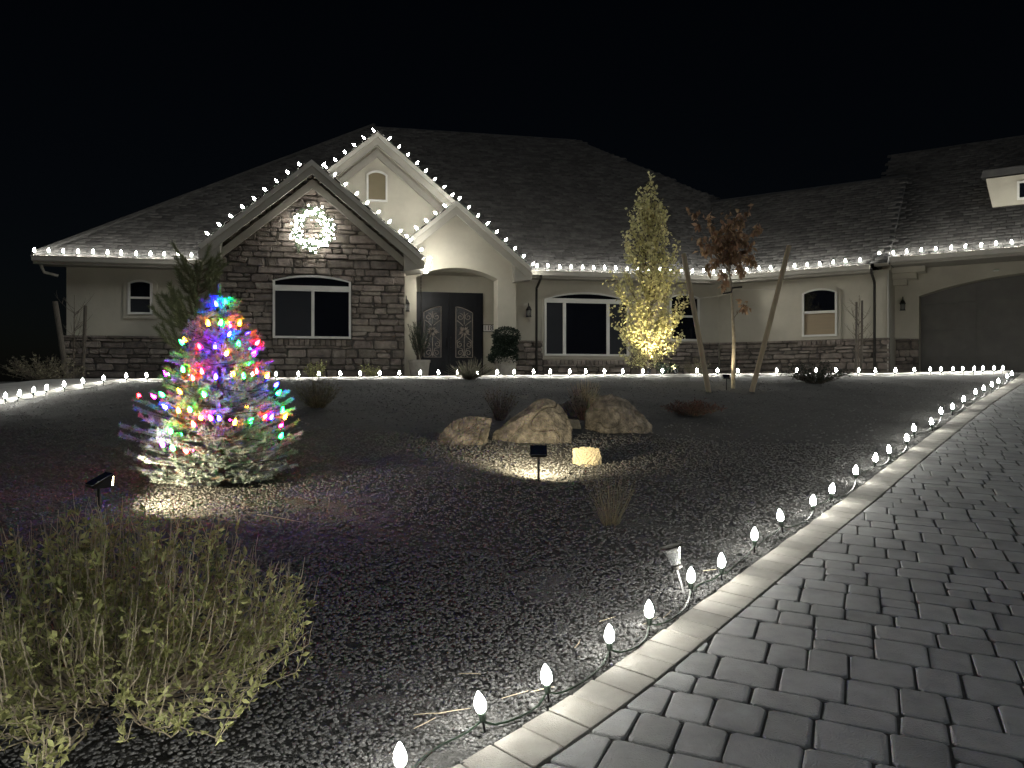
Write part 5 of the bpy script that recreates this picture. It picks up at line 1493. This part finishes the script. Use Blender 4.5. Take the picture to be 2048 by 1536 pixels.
# ------------------------------------------------------------------ pine behind the spruce
pd = 14.9
pb = Vector(((395 - 1024) / FPX * pd, pd, 0)); pb.z = gz(pb.x, pd)
pine = empty('pine_tree', tuple(pb), 'loose long-needled young pine behind the lit spruce', 'tree')
PHt = 2.35
mb = MB(); mb.tube([pb - Vector((0, 0, 0.05)), pb + Vector((0.03, 0, PHt * 0.5)), pb + Vector((-0.02, 0, PHt))], [0.06, 0.04, 0.012], 8); mb.build('trunk', bark_m, pine)
acc = Acc(); br = MB()
for k in range(70):
    h = random.uniform(0.08, 0.97); a = random.uniform(0, 6.28); L = random.uniform(0.5, 0.85) * (1.1 - 0.62 * h)
    if math.cos(a) < 0: L *= 1.15
    p0 = pb + Vector((0, 0, PHt * h)); p1 = p0 + Vector((math.cos(a) * L, math.sin(a) * L, L * random.uniform(0.5, 1.0)))
    p = bez(p0, p0 + Vector((math.cos(a) * L * 0.7, math.sin(a) * L * 0.7, L * 0.12)), p1, 7); br.tube([tuple(x) for x in p], np.linspace(0.014, 0.006, 7), 4, caps=False)
    acc.add(*needle_geo(p[2:], 800, 0.125, 0.62, 0.0034))
for s_, e_ in (((330, 570), (322, 610)), ((365, 520), (345, 500)), ((415, 520), (425, 495))):
    pass
acc.build('crown', pine_m, pine); br.build('branches', bark_m, pine)

# ------------------------------------------------------------------ shrubs and grasses
def shrub(px, py, d, w, h, nst, label, cat='shrub', leaf=None, leafn=0, leafs=0.03, stem=twig_m, lean=0.6, rs=0.0022, name='shrub', lw=0.4, group=None, zoff=0):
    if d is None: b = ghit(px, py)
    else:
        b = Vector(((px - 1024) / FPX * d, d, 0)); b.z = gz(b.x, b.y)
    root = empty(name, tuple(b), label, cat, group)
    mb = MB(); P_, D_ = [], []
    for k in range(nst):
        a = random.uniform(0, 6.28); r0 = w * 0.12 * math.sqrt(random.random()); r1 = w * 0.5 * math.sqrt(random.random()) * lean * 1.6; L = h * random.uniform(0.6, 1.05) * (1 - 0.25 * (r1 / (w * 0.5)) ** 2)
        p0 = b + Vector((math.cos(a) * r0, math.sin(a) * r0, -0.02)); p2 = b + Vector((math.cos(a) * r1, math.sin(a) * r1, L)); p1 = b + Vector((math.cos(a) * r1 * 0.55, math.sin(a) * r1 * 0.55, L * 0.45))
        p = bez(p0, p1, p2, 6) + rng.normal(0, 0.006, (6, 3)); p[:, 2] = np.maximum(p[:, 2], b.z - 0.03)
        mb.tube([tuple(x) for x in p], np.linspace(rs * 1.6, rs * 0.6, 6), 3, caps=False)
        if leafn:
            t = rng.uniform(1.0, 5, leafn); k0 = np.minimum(t.astype(int), 4); q = p[k0] + (p[k0 + 1] - p[k0]) * (t - k0)[:, None]; P_.append(q); D_.append(rng.standard_normal(q.shape) + np.array([0, 0, 0.3]))
    mb.build('stems', stem, root)
    if leafn:
        V, T = leaf_geo(np.concatenate(P_), np.concatenate(D_), leafs, lw, 0.25); fast_obj('leaves', V, T, leaf, root)
    return root
shrub(636, 815, None, 0.62, 0.42, 130, 'low dry spiky shrub before the walkway below the stone gable', leaf=grass_m, leafn=6, leafs=0.05, stem=grass_m, lean=0.75, lw=0.15)
shrub(632, 0, 15.9, 0.62, 0.42, 60, 'small leafy shrub under the stone gable window', leaf=shrub_m, leafn=9, leafs=0.05, stem=twig_dark, rs=0.003)
shrub(742, 0, 16.0, 0.42, 0.34, 40, 'smaller leafy shrub right of the stone gable window', leaf=shrub_m, leafn=8, leafs=0.05, stem=twig_dark, rs=0.003)
shrub(940, 0, 14.1, 0.7, 0.40, 150, 'tuft of spiky grass before the front doors', 'grass', leaf=grass_m, leafn=0, stem=grass_m, lean=0.9, rs=0.004, name='grass_tuft')
shrub(1000, 838, None, 0.42, 0.42, 90, 'thin twiggy shrub behind the low dark boulder', leaf=grass_m, leafn=4, leafs=0.03, stem=twig_dark, lean=0.7)
shrub(1168, 838, None, 0.46, 0.48, 140, 'upright twiggy shrub rising between the two largest boulders', leaf=grass_m, leafn=4, leafs=0.03, stem=twig_m, lean=0.6, rs=0.0026)
shrub(1222, 1050, None, 0.42, 0.42, 90, 'wispy dry grass clump right of the lit rock', 'grass', leaf=None, leafn=0, stem=grass_m, lean=0.65, rs=0.0010, name='grass_clump')
shrub(1385, 828, None, 0.62, 0.20, 150, 'low russet groundcover below the staked brown tree', leaf=rust_m, leafn=9, leafs=0.035, stem=twig_dark, lean=0.9)
shrub(1335, 0, 15.3, 0.55, 0.30, 60, 'dark leafy shrub at the foot of the yellow tree', leaf=topiary_m, leafn=12, leafs=0.06, stem=twig_dark, rs=0.003)
shrub(1392, 0, 15.6, 0.5, 0.42, 70, 'pale wispy grass between the yellow tree and the staked tree', 'grass', leaf=None, stem=grass_m, lean=0.8, rs=0.003, name='grass_tuft')
shrub(1632, 765, None, 0.95, 0.42, 160, 'dark low shrub hiding the walkway lights below the arched blind window', leaf=topiary_m, leafn=12, leafs=0.04, stem=twig_dark, lean=0.9)
shrub(92, 0, 13.6, 1.1, 0.55, 120, 'dark rounded shrub behind the curving walkway', leaf=grass_m, leafn=14, leafs=0.05, stem=twig_dark, lean=0.9, rs=0.003)
# big leafy twiggy shrub in the foreground
def big_shrub():
    b = ghit(225, 1365); d = b.y
    root = empty('leafy_shrub', tuple(b), 'large leafy twiggy shrub in the foreground gravel', 'shrub')
    W, D2, H = 0.80, 0.74, 0.52
    mb = MB(); P_, D_ = [], []
    clumps = [(random.uniform(0, 6.283), random.uniform(0.1, 1.0)) for _ in range(60)]
    def put_leaves(q0, q1, n, size_up):
        t = rng.uniform(0.0, 1, n)[:, None]; P_.append(q0 + (q1 - q0) * t); D_.append(rng.standard_normal((n, 3)) * 0.8 + size_up)
    for k in range(440):
        if k % 3:
            ca, cr0 = random.choice(clumps); a = ca + random.gauss(0, 0.16); rr = min(1.03, max(0.05, cr0 + random.gauss(0, 0.06)))
        else:
            a = random.uniform(0, 6.283); rr = math.sqrt(random.random())
        ex, ey = math.cos(a) * rr * W, math.sin(a) * rr * D2
        top = H * (1 - 0.68 * rr ** 2.2) * random.uniform(0.6, 1.08)
        zg = gz(b.x + ex, b.y + ey)
        p0 = np.array([b.x + ex * 0.35, b.y + ey * 0.35, gz(b.x + ex * 0.35, b.y + ey * 0.35)])
        pe = np.array([b.x + ex, b.y + ey, zg + top + 0.03])
        p = bez(p0, np.array([b.x + ex * 0.92, b.y + ey * 0.92, p0[2] + top * 0.3]), pe, 7) + rng.normal(0, 0.009, (7, 3))
        tipl = random.uniform(0.03, 0.15); tip = p[-1] + np.array([random.gauss(0, .015) + ex * 0.03, random.gauss(0, .015), tipl])
        mb.tube([tuple(x) for x in p] + [tuple((p[-1] + tip) / 2 + rng.normal(0, .005, 3)), tuple(tip)], [0.0034, 0.0032, 0.003, 0.0027, 0.0024, 0.0022, 0.002, 0.0017, 0.001], 3, caps=False)
        up = np.array([ex * 0.6, ey * 0.6, 0.45])
        for i in (2, 3, 4, 5):
            put_leaves(p[i], p[i + 1], random.randint(1, 4), up)
        if random.random() < 0.55: put_leaves(p[-1], tip * 0.6 + p[-1] * 0.4, 5, up)
        if random.random() < 0.22:         # a dense leafy rosette
            put_leaves(p[random.randint(3, 6)] + rng.normal(0, .01, 3), p[6] + rng.normal(0, .012, 3), 16, up)
        for s_ in range(2):
            q0 = p[random.randint(3, 6)]; q1 = q0 + np.array([random.uniform(-.06, .06), random.uniform(-.06, .06), random.uniform(.03, .11)]); mb.tube([tuple(q0), tuple(q1)], [0.0015, 0.0008], 3, caps=False)
            put_leaves(q0, q1, 4, up)
    mb.build('stems', twig_m, root)
    V, T = leaf_geo(np.concatenate(P_), np.concatenate(D_), 0.030, 0.40, 0.3, jitter=0.5); fast_obj('leaves', V, T, shrub_m, root)
big_shrub()

# fallen twigs and dry leaves on the gravel
tm = surf('dry_straw', (0.36, 0.31, 0.22), (0.24, 0.2, 0.14), scale=30, rough=0.8, island=0.3)
for k, (px, py, ln, an) in enumerate([(905, 1440, 0.14, 0.3), (860, 1445, 0.12, 0.1), (1030, 1405, 0.12, 0.5), (1085, 1395, 0.10, 0.4), (940, 1360, 0.09, 0.0), (1155, 1300, 0.09, 1.2), (1215, 1250, 0.10, 0.6), (1300, 1255, 0.12, 0.8), (1420, 1150, 0.09, 0.3), (560, 1045, 0.34, -0.3), (1335, 1240, 0.10, 1.0), (850, 1465, 0.1, 0.8)]):
    c = ghit(px, py); dx = Vector((math.cos(an), math.sin(an), 0)) * ln / 2
    pts = [c - dx + Vector((0, 0, .022)), c + Vector((0.006, 0.004, .03)), c + dx + Vector((0, 0, .022))]
    for p in pts: p.z = gz(p.x, p.y) + 0.024
    mb = MB(); mb.tube(pts, [0.0018, 0.0024, 0.0012], 4); o = mb.build('fallen_twig', tm); tag(o, 'long thin dry stem on the gravel right of the spruce' if ln > 0.3 else 'short dry straw twig lying on the gravel', 'twig', 'dry twigs on the gravel')
